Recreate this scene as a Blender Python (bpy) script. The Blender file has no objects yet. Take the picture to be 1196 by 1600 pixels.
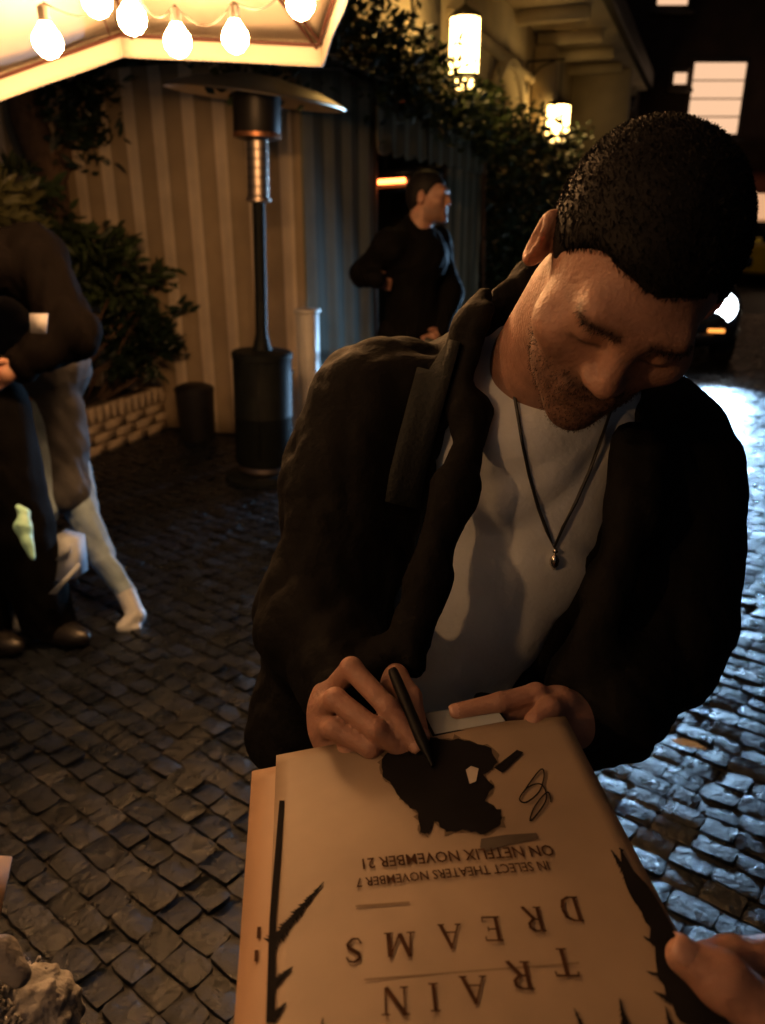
import bpy, math, random
import numpy as np
from mathutils import Vector, Matrix, Quaternion

random.seed(7); rng = np.random.default_rng(7)
scene = bpy.context.scene
C = scene.collection

# ------------------------------------------------------------------ camera, sky, exposure
F, PITCH, CAMH = 1209.0, math.radians(20.8), 1.5          # focal length in photo pixels, downward tilt, eye height
cam_d = bpy.data.cameras.new('camera'); cam = bpy.data.objects.new('camera', cam_d); C.objects.link(cam)
cam.location = (0, 0, CAMH); cam.rotation_euler = (math.radians(90) - PITCH, 0, 0)
cam_d.sensor_fit = 'VERTICAL'; cam_d.sensor_height = 36; cam_d.lens = 36 * F / 1600
cam_d.clip_start = 0.02; cam_d.clip_end = 500
cam_d.dof.use_dof = True; cam_d.dof.focus_distance = 0.80; cam_d.dof.aperture_fstop = 36 * F / 1600 / 5.0
scene.camera = cam
scene.render.resolution_x, scene.render.resolution_y = 765, 1024
scene.view_settings.view_transform = 'Standard'; scene.view_settings.look = 'None'
scene.view_settings.exposure = 0.0; scene.view_settings.gamma = 1.0; scene.view_settings.use_curve_mapping = False
world = bpy.data.worlds.new('World'); scene.world = world; world.use_nodes = True
wn = world.node_tree; wn.nodes.clear()
wo = wn.nodes.new('ShaderNodeOutputWorld'); wb = wn.nodes.new('ShaderNodeBackground'); ws = wn.nodes.new('ShaderNodeTexSky')
ws.sky_type = 'NISHITA'; ws.sun_disc = False; ws.sun_elevation = math.radians(-2.5); ws.sun_rotation = math.radians(200)
wb.inputs['Strength'].default_value = 0.12
wn.links.new(ws.outputs[0], wb.inputs[0]); wn.links.new(wb.outputs[0], wo.inputs[0])

WARM = (1.0, 0.50, 0.19)
BULB_E, LANTERN_E, HEAD_W, HEATER_E, WINDOW_E, SHOP_E = 340.0, 20.0, 1050.0, 16.0, 1.0, .8

def W(px, py, zd):
    """point at photo pixel (px,py), zd metres along the optical axis"""
    x = (px - 598) / F * zd; u = (800 - py) / F * zd
    return np.array((x, zd * math.cos(PITCH) + u * math.sin(PITCH), CAMH - zd * math.sin(PITCH) + u * math.cos(PITCH)))
def GP(px, py, z=0.0):
    d = W(px, py, 1.0); t = (z - CAMH) / (d[2] - CAMH)
    return np.array((d[0] * t, d[1] * t, z))

# ------------------------------------------------------------------ materials
MATS = {}
def mat(name, col, rough=0.6, metal=0.0, var=0.12, vscale=12.0, bump=0.0, bscale=60.0, spec=0.5, attr=None, acol=None, **kw):
    if name in MATS: return MATS[name]
    m = bpy.data.materials.new(name); m.use_nodes = True; nt = m.node_tree; N = nt.nodes; L = nt.links
    b = N['Principled BSDF']; tc = N.new('ShaderNodeTexCoord')
    nz = N.new('ShaderNodeTexNoise'); nz.inputs['Scale'].default_value = vscale; nz.inputs['Detail'].default_value = 5
    L.new(tc.outputs['Object'], nz.inputs['Vector'])
    mx = N.new('ShaderNodeMix'); mx.data_type = 'RGBA'; mx.blend_type = 'MIX'
    lo = [c * (1 - var) for c in col]; hi = [min(1, c * (1 + var)) for c in col]
    rp = N.new('ShaderNodeMapRange'); rp.inputs[1].default_value = 0.3; rp.inputs[2].default_value = 0.7
    L.new(nz.outputs['Fac'], rp.inputs[0]); L.new(rp.outputs[0], mx.inputs['Factor'])
    mx.inputs[6].default_value = (*lo, 1); mx.inputs[7].default_value = (*hi, 1)
    out = mx.outputs[2]
    if attr:
        at = N.new('ShaderNodeAttribute'); at.attribute_name = attr
        m2 = N.new('ShaderNodeMix'); m2.data_type = 'RGBA'
        L.new(at.outputs['Fac'], m2.inputs['Factor']); L.new(out, m2.inputs[6]); m2.inputs[7].default_value = (*acol, 1)
        out = m2.outputs[2]
    L.new(out, b.inputs['Base Color'])
    b.inputs['Roughness'].default_value = rough; b.inputs['Metallic'].default_value = metal
    b.inputs['Specular IOR Level'].default_value = spec
    for k, v in kw.items(): b.inputs[k.replace('_', ' ')].default_value = v
    if bump:
        n2 = N.new('ShaderNodeTexNoise'); n2.inputs['Scale'].default_value = bscale; n2.inputs['Detail'].default_value = 6
        L.new(tc.outputs['Object'], n2.inputs['Vector'])
        bp = N.new('ShaderNodeBump'); bp.inputs['Strength'].default_value = bump; bp.inputs['Distance'].default_value = 0.01
        L.new(n2.outputs['Fac'], bp.inputs['Height']); L.new(bp.outputs[0], b.inputs['Normal'])
    MATS[name] = m; return m
def emit(name, col, strength, gradient=None):
    if name in MATS: return MATS[name]
    m = bpy.data.materials.new(name); m.use_nodes = True; nt = m.node_tree; nt.nodes.clear()
    o = nt.nodes.new('ShaderNodeOutputMaterial'); e = nt.nodes.new('ShaderNodeEmission')
    e.inputs[0].default_value = (*col, 1); e.inputs[1].default_value = strength
    nt.links.new(e.outputs[0], o.inputs[0]); MATS[name] = m; return m
def cobble_mat():
    m = bpy.data.materials.new('wet_cobble'); m.use_nodes = True; nt = m.node_tree; N = nt.nodes; L = nt.links; b = N['Principled BSDF']
    ge = N.new('ShaderNodeNewGeometry')
    n0 = N.new('ShaderNodeTexNoise'); n0.inputs['Scale'].default_value = 7; n0.inputs['Detail'].default_value = 4; L.new(ge.outputs['Position'], n0.inputs['Vector'])
    cr = N.new('ShaderNodeValToRGB'); cr.color_ramp.elements[0].position = .3; cr.color_ramp.elements[0].color = (.0050, .0066, .0095, 1)
    cr.color_ramp.elements[1].position = .72; cr.color_ramp.elements[1].color = (.014, .0185, .026, 1)
    L.new(n0.outputs['Fac'], cr.inputs[0]); L.new(cr.outputs[0], b.inputs['Base Color'])
    n1 = N.new('ShaderNodeTexNoise'); n1.inputs['Scale'].default_value = 16; n1.inputs['Detail'].default_value = 6; L.new(ge.outputs['Position'], n1.inputs['Vector'])
    mr = N.new('ShaderNodeMapRange'); mr.inputs[1].default_value = .3; mr.inputs[2].default_value = .7; mr.inputs[3].default_value = .16; mr.inputs[4].default_value = .52
    L.new(n1.outputs['Fac'], mr.inputs[0]); L.new(mr.outputs[0], b.inputs['Roughness'])
    n2 = N.new('ShaderNodeTexNoise'); n2.inputs['Scale'].default_value = 38; n2.inputs['Detail'].default_value = 7; n2.inputs['Roughness'].default_value = .6; L.new(ge.outputs['Position'], n2.inputs['Vector'])
    bp = N.new('ShaderNodeBump'); bp.inputs['Strength'].default_value = .6; bp.inputs['Distance'].default_value = .012
    L.new(n2.outputs['Fac'], bp.inputs['Height']); L.new(bp.outputs[0], b.inputs['Normal'])
    b.inputs['Specular IOR Level'].default_value = .42
    MATS['wet_cobble'] = m; return m
def stripe_mat(name, c1, c2, period):
    m = bpy.data.materials.new(name); m.use_nodes = True; nt = m.node_tree; N = nt.nodes; L = nt.links; b = N['Principled BSDF']
    uv = N.new('ShaderNodeUVMap'); sp = N.new('ShaderNodeSeparateXYZ'); L.new(uv.outputs[0], sp.inputs[0])
    dv = N.new('ShaderNodeMath'); dv.operation = 'DIVIDE'; dv.inputs[1].default_value = period; L.new(sp.outputs[0], dv.inputs[0])
    fr = N.new('ShaderNodeMath'); fr.operation = 'FRACT'; L.new(dv.outputs[0], fr.inputs[0])
    mr = N.new('ShaderNodeMapRange'); mr.inputs[1].default_value = .42; mr.inputs[2].default_value = .45; L.new(fr.outputs[0], mr.inputs[0])
    mr2 = N.new('ShaderNodeMapRange'); mr2.inputs[1].default_value = .97; mr2.inputs[2].default_value = 1.0; L.new(fr.outputs[0], mr2.inputs[0])
    sb = N.new('ShaderNodeMath'); sb.operation = 'SUBTRACT'; L.new(mr.outputs[0], sb.inputs[0]); L.new(mr2.outputs[0], sb.inputs[1])
    mx = N.new('ShaderNodeMix'); mx.data_type = 'RGBA'; L.new(sb.outputs[0], mx.inputs['Factor']); mx.inputs[6].default_value = (*c1, 1); mx.inputs[7].default_value = (*c2, 1)
    tc = N.new('ShaderNodeTexCoord'); nz = N.new('ShaderNodeTexNoise'); nz.inputs['Scale'].default_value = 3.5; nz.inputs['Detail'].default_value = 6; L.new(tc.outputs['Object'], nz.inputs['Vector'])
    mr3 = N.new('ShaderNodeMapRange'); mr3.inputs[1].default_value = .3; mr3.inputs[2].default_value = .7; mr3.inputs[3].default_value = .8; mr3.inputs[4].default_value = 1.1; L.new(nz.outputs['Fac'], mr3.inputs[0])
    ml = N.new('ShaderNodeMix'); ml.data_type = 'RGBA'; ml.blend_type = 'MULTIPLY'; ml.inputs['Factor'].default_value = 1; L.new(mx.outputs[2], ml.inputs[6]); L.new(mr3.outputs[0], ml.inputs[7])
    L.new(ml.outputs[2], b.inputs['Base Color']); b.inputs['Roughness'].default_value = .85; b.inputs['Specular IOR Level'].default_value = .2
    MATS[name] = m; return m

# ------------------------------------------------------------------ mesh helpers
ORG = {}
def mk(name, verts, faces, material, parent=None, origin=None, smooth=False, uv=None, attr=None):
    v = np.asarray(verts, dtype=np.float64).reshape(-1, 3)
    me = bpy.data.meshes.new(name)
    if origin is None: origin = ORG[parent.name] if parent else np.array((v[:, 0].mean(), v[:, 1].mean(), v[:, 2].min()))
    origin = np.asarray(origin, float)
    fa = np.asarray(faces) if not isinstance(faces, np.ndarray) and len(faces) and all(len(f) == len(faces[0]) for f in faces) else faces
    vl = v - origin
    if isinstance(fa, np.ndarray):
        nf, k = fa.shape
        me.vertices.add(len(vl)); me.vertices.foreach_set('co', vl.ravel().astype(np.float32))
        me.loops.add(nf * k); me.loops.foreach_set('vertex_index', fa.ravel().astype(np.int32))
        me.polygons.add(nf); me.polygons.foreach_set('loop_start', (np.arange(nf) * k).astype(np.int32)); me.polygons.foreach_set('loop_total', np.full(nf, k, np.int32))
        me.update(calc_edges=True)
    else:
        me.from_pydata([tuple(p) for p in vl], [], [tuple(int(i) for i in f) for f in faces])
    me.validate()
    if smooth: me.polygons.foreach_set('use_smooth', np.ones(len(me.polygons), bool))
    if uv is not None:
        ul = me.uv_layers.new(name='UVMap'); li = np.zeros(len(me.loops), np.int32); me.loops.foreach_get('vertex_index', li)
        ul.data.foreach_set('uv', np.asarray(uv, np.float32)[li].ravel())
    if attr is not None:
        a = me.attributes.new(attr[0], 'FLOAT', 'POINT'); a.data.foreach_set('value', np.asarray(attr[1], np.float32))
    me.materials.append(material)
    o = bpy.data.objects.new(name, me); C.objects.link(o)
    if parent is not None:
        o.parent = parent; o.location = tuple(origin - ORG[parent.name])
    else: o.location = tuple(origin)
    ORG[o.name] = origin
    return o
def empty(name, loc, label, cat, group=None):
    o = bpy.data.objects.new(name, None); C.objects.link(o); o.location = tuple(loc); o.empty_display_size = .1
    ORG[o.name] = np.asarray(loc, float); tag(o, label, cat, group); return o
def tag(o, label, cat, group=None):
    o['label'] = label; o['category'] = cat
    if group: o['group'] = group
    return o
def struct(o): o['kind'] = 'structure'; return o

class MB:
    def __init__(s): s.v = []; s.f = []; s.n = 0
    def add(s, v, f):
        v = np.asarray(v, float).reshape(-1, 3); s.v.append(v); s.f += [tuple(i + s.n for i in q) for q in f]; s.n += len(v); return s
    def box(s, c, size, R=None, bev=0.0):
        sx, sy, sz = [a / 2 for a in size]; R = np.eye(3) if R is None else np.asarray(R)
        b = min(bev, sx * .9, sy * .9, sz * .9)
        if b <= 0:
            v = [(x, y, z) for x in (-sx, sx) for y in (-sy, sy) for z in (-sz, sz)]
            f = [(0, 1, 3, 2), (4, 6, 7, 5), (0, 4, 5, 1), (2, 3, 7, 6), (0, 2, 6, 4), (1, 5, 7, 3)]
        else:
            v = []; f = []
            for zz, k in ((-sz, b), (-sz + b, 0), (sz - b, 0), (sz, b)):
                for (x, y) in ((-1, -1), (1, -1), (1, 1), (-1, 1)): v.append((x * (sx - k), y * (sy - k), zz))
            f = [(3, 2, 1, 0), (12, 13, 14, 15)]
            for r in range(3):
                for i in range(4): f.append((r * 4 + i, r * 4 + (i + 1) % 4, r * 4 + 4 + (i + 1) % 4, r * 4 + 4 + i))
        return s.add(np.array(v) @ R.T + np.asarray(c, float), f)
    def lathe(s, c, prof, seg=24, R=None, cap=True):
        R = np.eye(3) if R is None else np.asarray(R); v = []; f = []
        for (r, z) in prof:
            for i in range(seg):
                a = 2 * math.pi * i / seg; v.append((r * math.cos(a), r * math.sin(a), z))
        for k in range(len(prof) - 1):
            for i in range(seg): f.append((k * seg + i, k * seg + (i + 1) % seg, k * seg + seg + (i + 1) % seg, k * seg + seg + i))
        if cap: f.append(tuple(range(seg))[::-1]); f.append(tuple(range((len(prof) - 1) * seg, len(prof) * seg)))
        return s.add(np.array(v) @ R.T + np.asarray(c, float), f)
    def tube(s, pts, rad, seg=8):
        pts = [np.asarray(p, float) for p in pts]; n = len(pts); rad = rad if hasattr(rad, '__len__') else [rad] * n
        v = []; f = []; up = np.array((.13, .21, .97))
        for i in range(n):
            t = pts[min(i + 1, n - 1)] - pts[max(i - 1, 0)]; t /= np.linalg.norm(t) + 1e-9
            a = np.cross(t, up)
            if np.linalg.norm(a) < .05: a = np.cross(t, (1, 0, 0))
            a /= np.linalg.norm(a); b = np.cross(t, a)
            for k in range(seg):
                th = 2 * math.pi * k / seg; v.append(pts[i] + rad[i] * (math.cos(th) * a + math.sin(th) * b))
        for i in range(n - 1):
            for k in range(seg): f.append((i * seg + k, i * seg + (k + 1) % seg, i * seg + seg + (k + 1) % seg, i * seg + seg + k))
        f.append(tuple(range(seg))[::-1]); f.append(tuple(range((n - 1) * seg, n * seg)))
        return s.add(v, f)
    def build(s, name, m, parent=None, origin=None, smooth=False): return mk(name, np.concatenate(s.v), s.f, m, parent, origin, smooth)
def rotz(a): c, s_ = math.cos(a), math.sin(a); return np.array(((c, -s_, 0), (s_, c, 0), (0, 0, 1)))
def autosmooth(o, ang=35):
    me = o.data; me.polygons.foreach_set('use_smooth', np.ones(len(me.polygons), bool))
    try: me.set_sharp_from_angle(angle=math.radians(ang))
    except Exception: pass
    return o
def grid_patch(fn, nu, nv):
    us = np.linspace(0, 1, nu); vs = np.linspace(0, 1, nv)
    v = [fn(a, b) for b in vs for a in us]
    f = [(j * nu + i, j * nu + i + 1, (j + 1) * nu + i + 1, (j + 1) * nu + i) for j in range(nv - 1) for i in range(nu - 1)]
    return np.array(v), f
def thick(v, f, d):
    """close a sheet into a thin slab, offset by vector d"""
    v = np.asarray(v); n = len(v); F2 = list(f) + [tuple(i + n for i in q)[::-1] for q in f]
    cnt = {}
    for q in f:
        for a, b in zip(q, q[1:] + q[:1]): cnt[(a, b)] = 1
    for (a, b) in list(cnt):
        if (b, a) not in cnt: F2.append((b, a, a + n, b + n))
    return np.concatenate((v, v + np.asarray(d))), F2

# ------------------------------------------------------------------ signed-distance modelling (bodies, cloth)
def cap(a, b, ra, rb=None):
    a = np.asarray(a, np.float32); b = np.asarray(b, np.float32); rb = ra if rb is None else rb; ab = b - a; L = float(ab @ ab) + 1e-12
    def f(p):
        t = np.clip(((p - a) @ ab) / L, 0, 1)
        return np.linalg.norm(p - a - t[:, None] * ab, axis=1) - (ra + (rb - ra) * t)
    return f
def ell(c, r, R=None):
    c = np.asarray(c, np.float32); r = np.asarray(r, np.float32); R = None if R is None else np.asarray(R, np.float32)
    def f(p):
        q = p - c
        if R is not None: q = q @ R
        k0 = np.linalg.norm(q / r, axis=1); k1 = np.linalg.norm(q / (r * r), axis=1) + 1e-9
        return k0 * (k0 - 1) / k1
    return f
def rbox(c, h, rad, R=None):
    c = np.asarray(c, np.float32); h = np.asarray(h, np.float32); R = None if R is None else np.asarray(R, np.float32)
    def f(p):
        q = p - c
        if R is not None: q = q @ R
        d = np.abs(q) - (h - rad)
        return np.linalg.norm(np.maximum(d, 0), axis=1) + np.minimum(d.max(axis=1), 0) - rad
    return f
def smin(a, b, k):
    h = np.clip(.5 + .5 * (b - a) / k, 0, 1); return b + (a - b) * h - k * h * (1 - h)
def smax(a, b, k): return -smin(-a, -b, k)
def union(fs, k=.02):
    def f(p):
        d = fs[0](p)
        for g in fs[1:]: d = smin(d, g(p), k)
        return d
    return f
def chain(pts, rads, k=.006):
    return union([cap(pts[i], pts[i + 1], rads[i], rads[i + 1]) for i in range(len(pts) - 1)], k)
def folds(amp, scale, seed, stretch=(1, 1, .45), n=5):
    r = np.random.default_rng(seed); K = r.normal(size=(n, 3)) * scale * np.array(stretch); K2 = r.normal(size=(n, 3)) * scale * .5; ph = r.uniform(0, 6.28, (n, 2))
    def f(p):
        d = 0
        for i in range(n):
            w = np.sin(p @ K[i].astype(np.float32) + ph[i, 0] + 1.6 * np.sin(p @ K2[i].astype(np.float32) + ph[i, 1])); d = d + (1 - np.abs(w)) ** 1.5 - .45
        return d * amp / math.sqrt(n)
    return f
def nets(f, lo, hi, h):
    lo = np.asarray(lo, float); hi = np.asarray(hi, float); B = 8
    nb = np.ceil((hi - lo) / (h * B)).astype(int); n = nb * B
    cx = [lo[i] + (np.arange(nb[i]) + .5) * B * h for i in range(3)]
    cc = np.stack(np.meshgrid(*cx, indexing='ij'), -1).reshape(-1, 3).astype(np.float32)
    dc = f(cc); act = np.abs(dc) < B * h * 1.25 + .012
    G = np.repeat(np.repeat(np.repeat(dc.reshape(nb), B, 0), B, 1), B, 2).astype(np.float32)
    bi = np.stack(np.unravel_index(np.nonzero(act)[0], nb), -1)
    loc = np.stack(np.meshgrid(*[np.arange(B)] * 3, indexing='ij'), -1).reshape(-1, 3)
    gi = (bi[:, None, :] * B + loc[None]).reshape(-1, 3)
    for s in range(0, len(gi), 400000):
        g = gi[s:s + 400000]; G[g[:, 0], g[:, 1], g[:, 2]] = f((lo + g * h).astype(np.float32))
    ins = G < 0
    acc = np.zeros((*(n - 1), 3), np.float32); cnt = np.zeros(tuple(n - 1), np.float32)
    for ax in range(3):
        o1, o2 = [a for a in range(3) if a != ax]
        sl = [slice(None)] * 3; sl[ax] = slice(0, -1); sh = [slice(None)] * 3; sh[ax] = slice(1, None)
        a = G[tuple(sl)]; b = G[tuple(sh)]; cr = (a < 0) != (b < 0); t = np.where(cr, a / np.where(cr, a - b, 1), 0)
        for d1 in (0, 1):
            for d2 in (0, 1):
                s_ = [slice(None)] * 3; s_[o1] = slice(d1, n[o1] - 1 + d1); s_[o2] = slice(d2, n[o2] - 1 + d2)
                c_ = cr[tuple(s_)]; cnt += c_; acc[..., ax] += np.where(c_, t[tuple(s_)], 0); acc[..., o1] += c_ * d1; acc[..., o2] += c_ * d2
    m = cnt > 0; idx = np.full(m.shape, -1, np.int64); idx[m] = np.arange(m.sum())
    base = np.stack(np.nonzero(m), -1); V = lo + (base + acc[m] / cnt[m][:, None]) * h
    Q = []
    for ax in range(3):
        o1, o2 = (ax + 1) % 3, (ax + 2) % 3
        sl = [slice(None)] * 3; sl[ax] = slice(0, -1); sh = [slice(None)] * 3; sh[ax] = slice(1, None)
        cr = ins[tuple(sl)] != ins[tuple(sh)]; e = np.stack(np.nonzero(cr), -1)
        e = e[(e[:, o1] > 0) & (e[:, o2] > 0) & (e[:, o1] < n[o1] - 1) & (e[:, o2] < n[o2] - 1)]
        def at(d1, d2):
            q = e.copy(); q[:, o1] -= d1; q[:, o2] -= d2; return idx[q[:, 0], q[:, 1], q[:, 2]]
        q = np.stack((at(1, 1), at(0, 1), at(0, 0), at(1, 0)), -1)
        fl = ~ins[e[:, 0], e[:, 1], e[:, 2]]; q[fl] = q[fl][:, ::-1]; Q.append(q)
    Q = np.concatenate(Q); Q = Q[(Q >= 0).all(1)]
    return V, Q
def joinvq(parts):
    V = []; Q = []; n = 0
    for v, q in parts: V.append(v); Q.append(np.asarray(q) + n); n += len(v)
    return np.concatenate(V), np.concatenate(Q)
def march(f, px, py, zmax=6.0, off=0.0):
    """where the sight line of a photo pixel meets a shape"""
    o = np.array((0, 0, CAMH)); d = W(px, py, 1.0) - o; d /= np.linalg.norm(d); t = .25
    for _ in range(160):
        s = float(f((o + d * t)[None].astype(np.float32))[0])
        if s < .0006: break
        t += max(s * .7, .0008)
        if t > zmax: break
    return o + d * (t - off)

# ------------------------------------------------------------------ site axes: the street runs along SD
SD = np.array((.37, .93, 0)); SD /= np.linalg.norm(SD); SR = np.array((SD[1], -SD[0], 0))
K0 = np.array((-.49, 5.28, 0))                       # street corner of the striped tent
def site(t, p, z=0.0): return K0 + SD * t + SR * p + np.array((0, 0, z))
RS = np.stack((SD, -SR, (0, 0, 1)), 1)               # local x along street, local y to the left

# ================================================================== GROUND
m_cob = cobble_mat()
ground_mat = mat('wet_ground', (.006, .0055, .005), .6, var=.5, vscale=3, bump=.9, bscale=26)
g = 90
ground = struct(mk('ground', [(-g, -20, 0), (g, -20, 0), (g, 150, 0), (-g, 150, 0)], [(0, 1, 2, 3)], ground_mat, origin=(0, 0, 0)))
def cobble_proto(seed, n=6):
    r = np.random.default_rng(seed); v = []
    t = np.array((0, .010, .24, .76, .990, 1.)) * 2 - 1
    tiltx, tilty = r.normal(0, .026, 2); ph = r.uniform(0, 6.28, 4)
    for j, b in enumerate(t):
        for i, a in enumerate(t):
            e = max(abs(a), abs(b)); rr = (abs(a) ** 9 + abs(b) ** 9) ** (1 / 9)
            k = 1 / max(rr, 1) if e > .8 else 1
            x, y = a * k * .5, b * k * .5
            x += .025 * math.sin(3 * b + ph[0]) * (abs(a) > .8); y += .03 * math.sin(3 * a + ph[1]) * (abs(b) > .8)
            hgt = .0115 - .0022 * (a * a + b * b) / 2 + .12 * (tiltx * x + tilty * y) + .0022 * math.sin(4 * a + ph[2]) * math.cos(4 * b + ph[3]) + r.normal(0, .0008)
            if e > .99: hgt = -.002
            elif e > .8: hgt -= .0008
            v.append((x, y, hgt))
    f = [(j * 6 + i, j * 6 + i + 1, (j + 1) * 6 + i + 1, (j + 1) * 6 + i) for j in range(5) for i in range(5)]
    return np.array(v), np.array(f)
CA = math.radians(-38.0); e1 = np.array((math.cos(CA), math.sin(CA))); e2 = np.array((-math.sin(CA), math.cos(CA)))
NV = 9; protos = [cobble_proto(100 + i) for i in range(NV)]
pm = []
for i, (v, f) in enumerate(protos):
    o = autosmooth(mk('cobble', v, f, m_cob, origin=(0, 0, 0), smooth=True), 38); pm.append(o.data); bpy.data.objects.remove(o)
stones = []; rowy = -14.0
while rowy < 14.5:
    rw = random.uniform(.068, .080); x = -16 + random.uniform(0, .12)
    while x < 12:
        ln = random.uniform(.078, .110)
        cx = e1 * (x + ln / 2) + e2 * (rowy + rw / 2)
        Y = cx[1]; X = cx[0]
        if .35 < Y < 13.2 and abs(X) < .9 + .62 * Y and Y > .2:
            rel = np.array((X, Y, 0)) - K0
            if not (rel @ SR < -.05 and rel @ SD > -.05):
                stones.append((X, Y, ln - .0010, rw - .0050, random.randrange(NV), CA + random.gauss(0, .02), random.gauss(0, .0015)))
        x += ln
    rowy += rw
def proj(p):
    q = np.asarray(p) - np.array((0, 0, CAMH)); zd = q[1] * math.cos(PITCH) - q[2] * math.sin(PITCH); u = q[1] * math.sin(PITCH) + q[2] * math.cos(PITCH)
    return 598 + F * q[0] / zd, 800 - F * u / zd, zd
def infront(s):
    x, y, zd = proj((s[0], s[1], 0)); return -10 < x < 1206 and 560 < y < 1615 and not (395 < x < 1000 - max(0, 0) and y > 1170) and not (430 < x < 1120 and y <= 1170) and not (x < 95 and y < 1000)
vis = sorted([s for s in stones if infront(s)], key=lambda s: proj((s[0], s[1], 0))[2])[:300]
vs = set(id(s) for s in vis)
for s in vis:
    o = bpy.data.objects.new('cobble', pm[s[4]]); C.objects.link(o); o.parent = ground
    o.location = (s[0], s[1], s[6]); o.rotation_euler = (0, 0, s[5]); o.scale = (s[2], s[3], 1)
rest = [s for s in stones if id(s) not in vs]
VV = []; FF = []; n = 0
for s in rest:
    v, f = protos[s[4]]; c, sn = math.cos(s[5]), math.sin(s[5]); x = v[:, 0] * s[2]; y = v[:, 1] * s[3]
    VV.append(np.stack((x * c - y * sn + s[0], x * sn + y * c + s[1], v[:, 2] + s[6]), 1)); FF.append(f + n); n += len(v)
o = mk('cobbles', np.concatenate(VV), np.concatenate(FF), m_cob, parent=ground, smooth=True); autosmooth(o, 38); o['kind'] = 'stuff'

# ================================================================== STRIPED TENT
m_strA = stripe_mat('striped_canvas', (.82, .69, .52), (.40, .31, .20), .232)
m_strB = stripe_mat('striped_canvas_green', (.22, .22, .16), (.11, .108, .075), .30)
m_inside = mat('tent_lining', (.55, .42, .27), .85, var=.15, vscale=4)
tent = empty('striped_tent', site(0, 0), 'tan and olive striped canvas tent with an open doorway', 'tent')
def cloth_wall(name, a, b, z0, z1, m, amp=.02, wl=.23, nu=120, scallop=0, thickn=.012, seed=0, flare=0, ph=0):
    a = np.asarray(a, float); b = np.asarray(b, float); L = np.linalg.norm(b - a); d = (b - a) / L; nrm = np.array((d[1], -d[0], 0)); r = np.random.default_rng(seed); p1, p2 = r.uniform(0, 6.28, 2)
    uv = []
    def fn(u, v):
        s = u * L; zz = z0 + (z1 - z0) * v
        if scallop: zz = z0 + (z1 - z0) * v - scallop * abs(math.sin(math.pi * s / .28)) ** .6 * (1 - v)
        w = amp * math.sin(2 * math.pi * s / wl + p1 + .3 * math.sin(3 * v + p2)) * (.75 + .25 * math.sin(1.7 * s + p2)) + .4 * amp * math.sin(2 * math.pi * s / (wl * 2.7) + p2)
        w *= (1 - .5 * v) ; w += flare * (1 - v) ** 2
        uv.append((s + ph, zz))
        return a + d * s + nrm * w + np.array((0, 0, zz))
    v, f = grid_patch(fn, nu, 14); v2, f2 = thick(v, f, -nrm * thickn)
    return mk(name, v2, f2, m, tent, smooth=True, uv=uv + uv)
TT = 2.42
cloth_wall('front_wall', site(0, -3.6), site(0, -.02), .015, TT, m_strA, .018, .232, 260, seed=3, ph=.06)
cloth_wall('side_wall', site(0, 0), site(1.2, 0), .015, TT, m_strB, .02, .3, 70, seed=5)
cloth_wall('curtain', site(3.0, 0), site(4.25, 0), .02, TT, m_strB, .035, .17, 110, seed=9)
cloth_wall('door_lintel', site(1.2, 0), site(3.0, 0), 2.06, TT, m_strB, .01, .3, 60, seed=6)
cloth_wall('valance', site(1.1, .045), site(4.3, .045), 1.99, 2.26, m_strB, .016, .3, 140, scallop=.05, seed=8)
cloth_wall('back_curtain', site(-.1, -2.1), site(4.3, -2.1), .02, TT, mat('tent_lining', (.5, .4, .27), .85), .03, .2, 130, seed=12)
cloth_wall('end_wall', site(4.26, -2.1), site(4.26, -.03), .02, TT, m_strB, .02, .3, 60, seed=14)
v, f = grid_patch(lambda u, w: site(-.05 + 4.4 * u, -3.6 + 3.65 * w, TT + .02 + .35 * math.sin(math.pi * w)), 20, 16); v, f = thick(v, f, (0, 0, .015))
mk('roof', v, f, m_inside, tent, smooth=True)
MB().box(site(1.2, -.03, 1.2), (.06, .06, 2.4), RS, .008).build('door_post', mat('dark_wood', (.05, .035, .022), .5), tent)
MB().box(site(3.0, -.03, 1.2), (.06, .06, 2.4), RS, .008).build('door_post', MATS['dark_wood'], tent)
# infrared heater bar glowing in the doorway
hb = site(1.62, -.55, 2.0)
p0, p1 = W(581, 281, 6.15), W(693, 274, 6.15)
hd = (p1 - p0); hl = np.linalg.norm(hd); hd /= hl; hz = np.cross(hd, (0, 1, 0)); hz /= np.linalg.norm(hz); hy = np.cross(hz, hd); RH = np.stack((hd, hy, hz), 1); hc = (p0 + p1) / 2
ih = empty('infrared_heater', hc, 'dark bar heater glowing red and orange in the tent doorway', 'heater')
MB().box(hc + hz * .035, (hl, .10, .07), RH, .01).build('housing', mat('black_metal', (.012, .012, .012), .4, metal=.6), ih)
MB().box(hc - hz * .075, (hl, .10, .03), RH, .008).build('lower_rail', MATS['black_metal'], ih)
MB().box(hc + hy * .06 + hz * -.03, (hl, .02, .14), RH, .004).build('reflector', mat('brushed_steel', (.45, .42, .4), .3, metal=1), ih)
MB().tube([p0 - hz * .02 + hd * .012, p0 - hz * .018 + hd * hl * .47], .017, 10).build('glow_tube', emit('heater_glow', (1, .17, .035), HEATER_E), ih)
for e_ in (.2, .8): MB().tube([hc + hd * hl * (e_ - .5) + hz * .06, hc + hd * hl * (e_ - .5) + hz * .40], .006, 6).build('hanger', MATS['black_metal'], ih)
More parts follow.
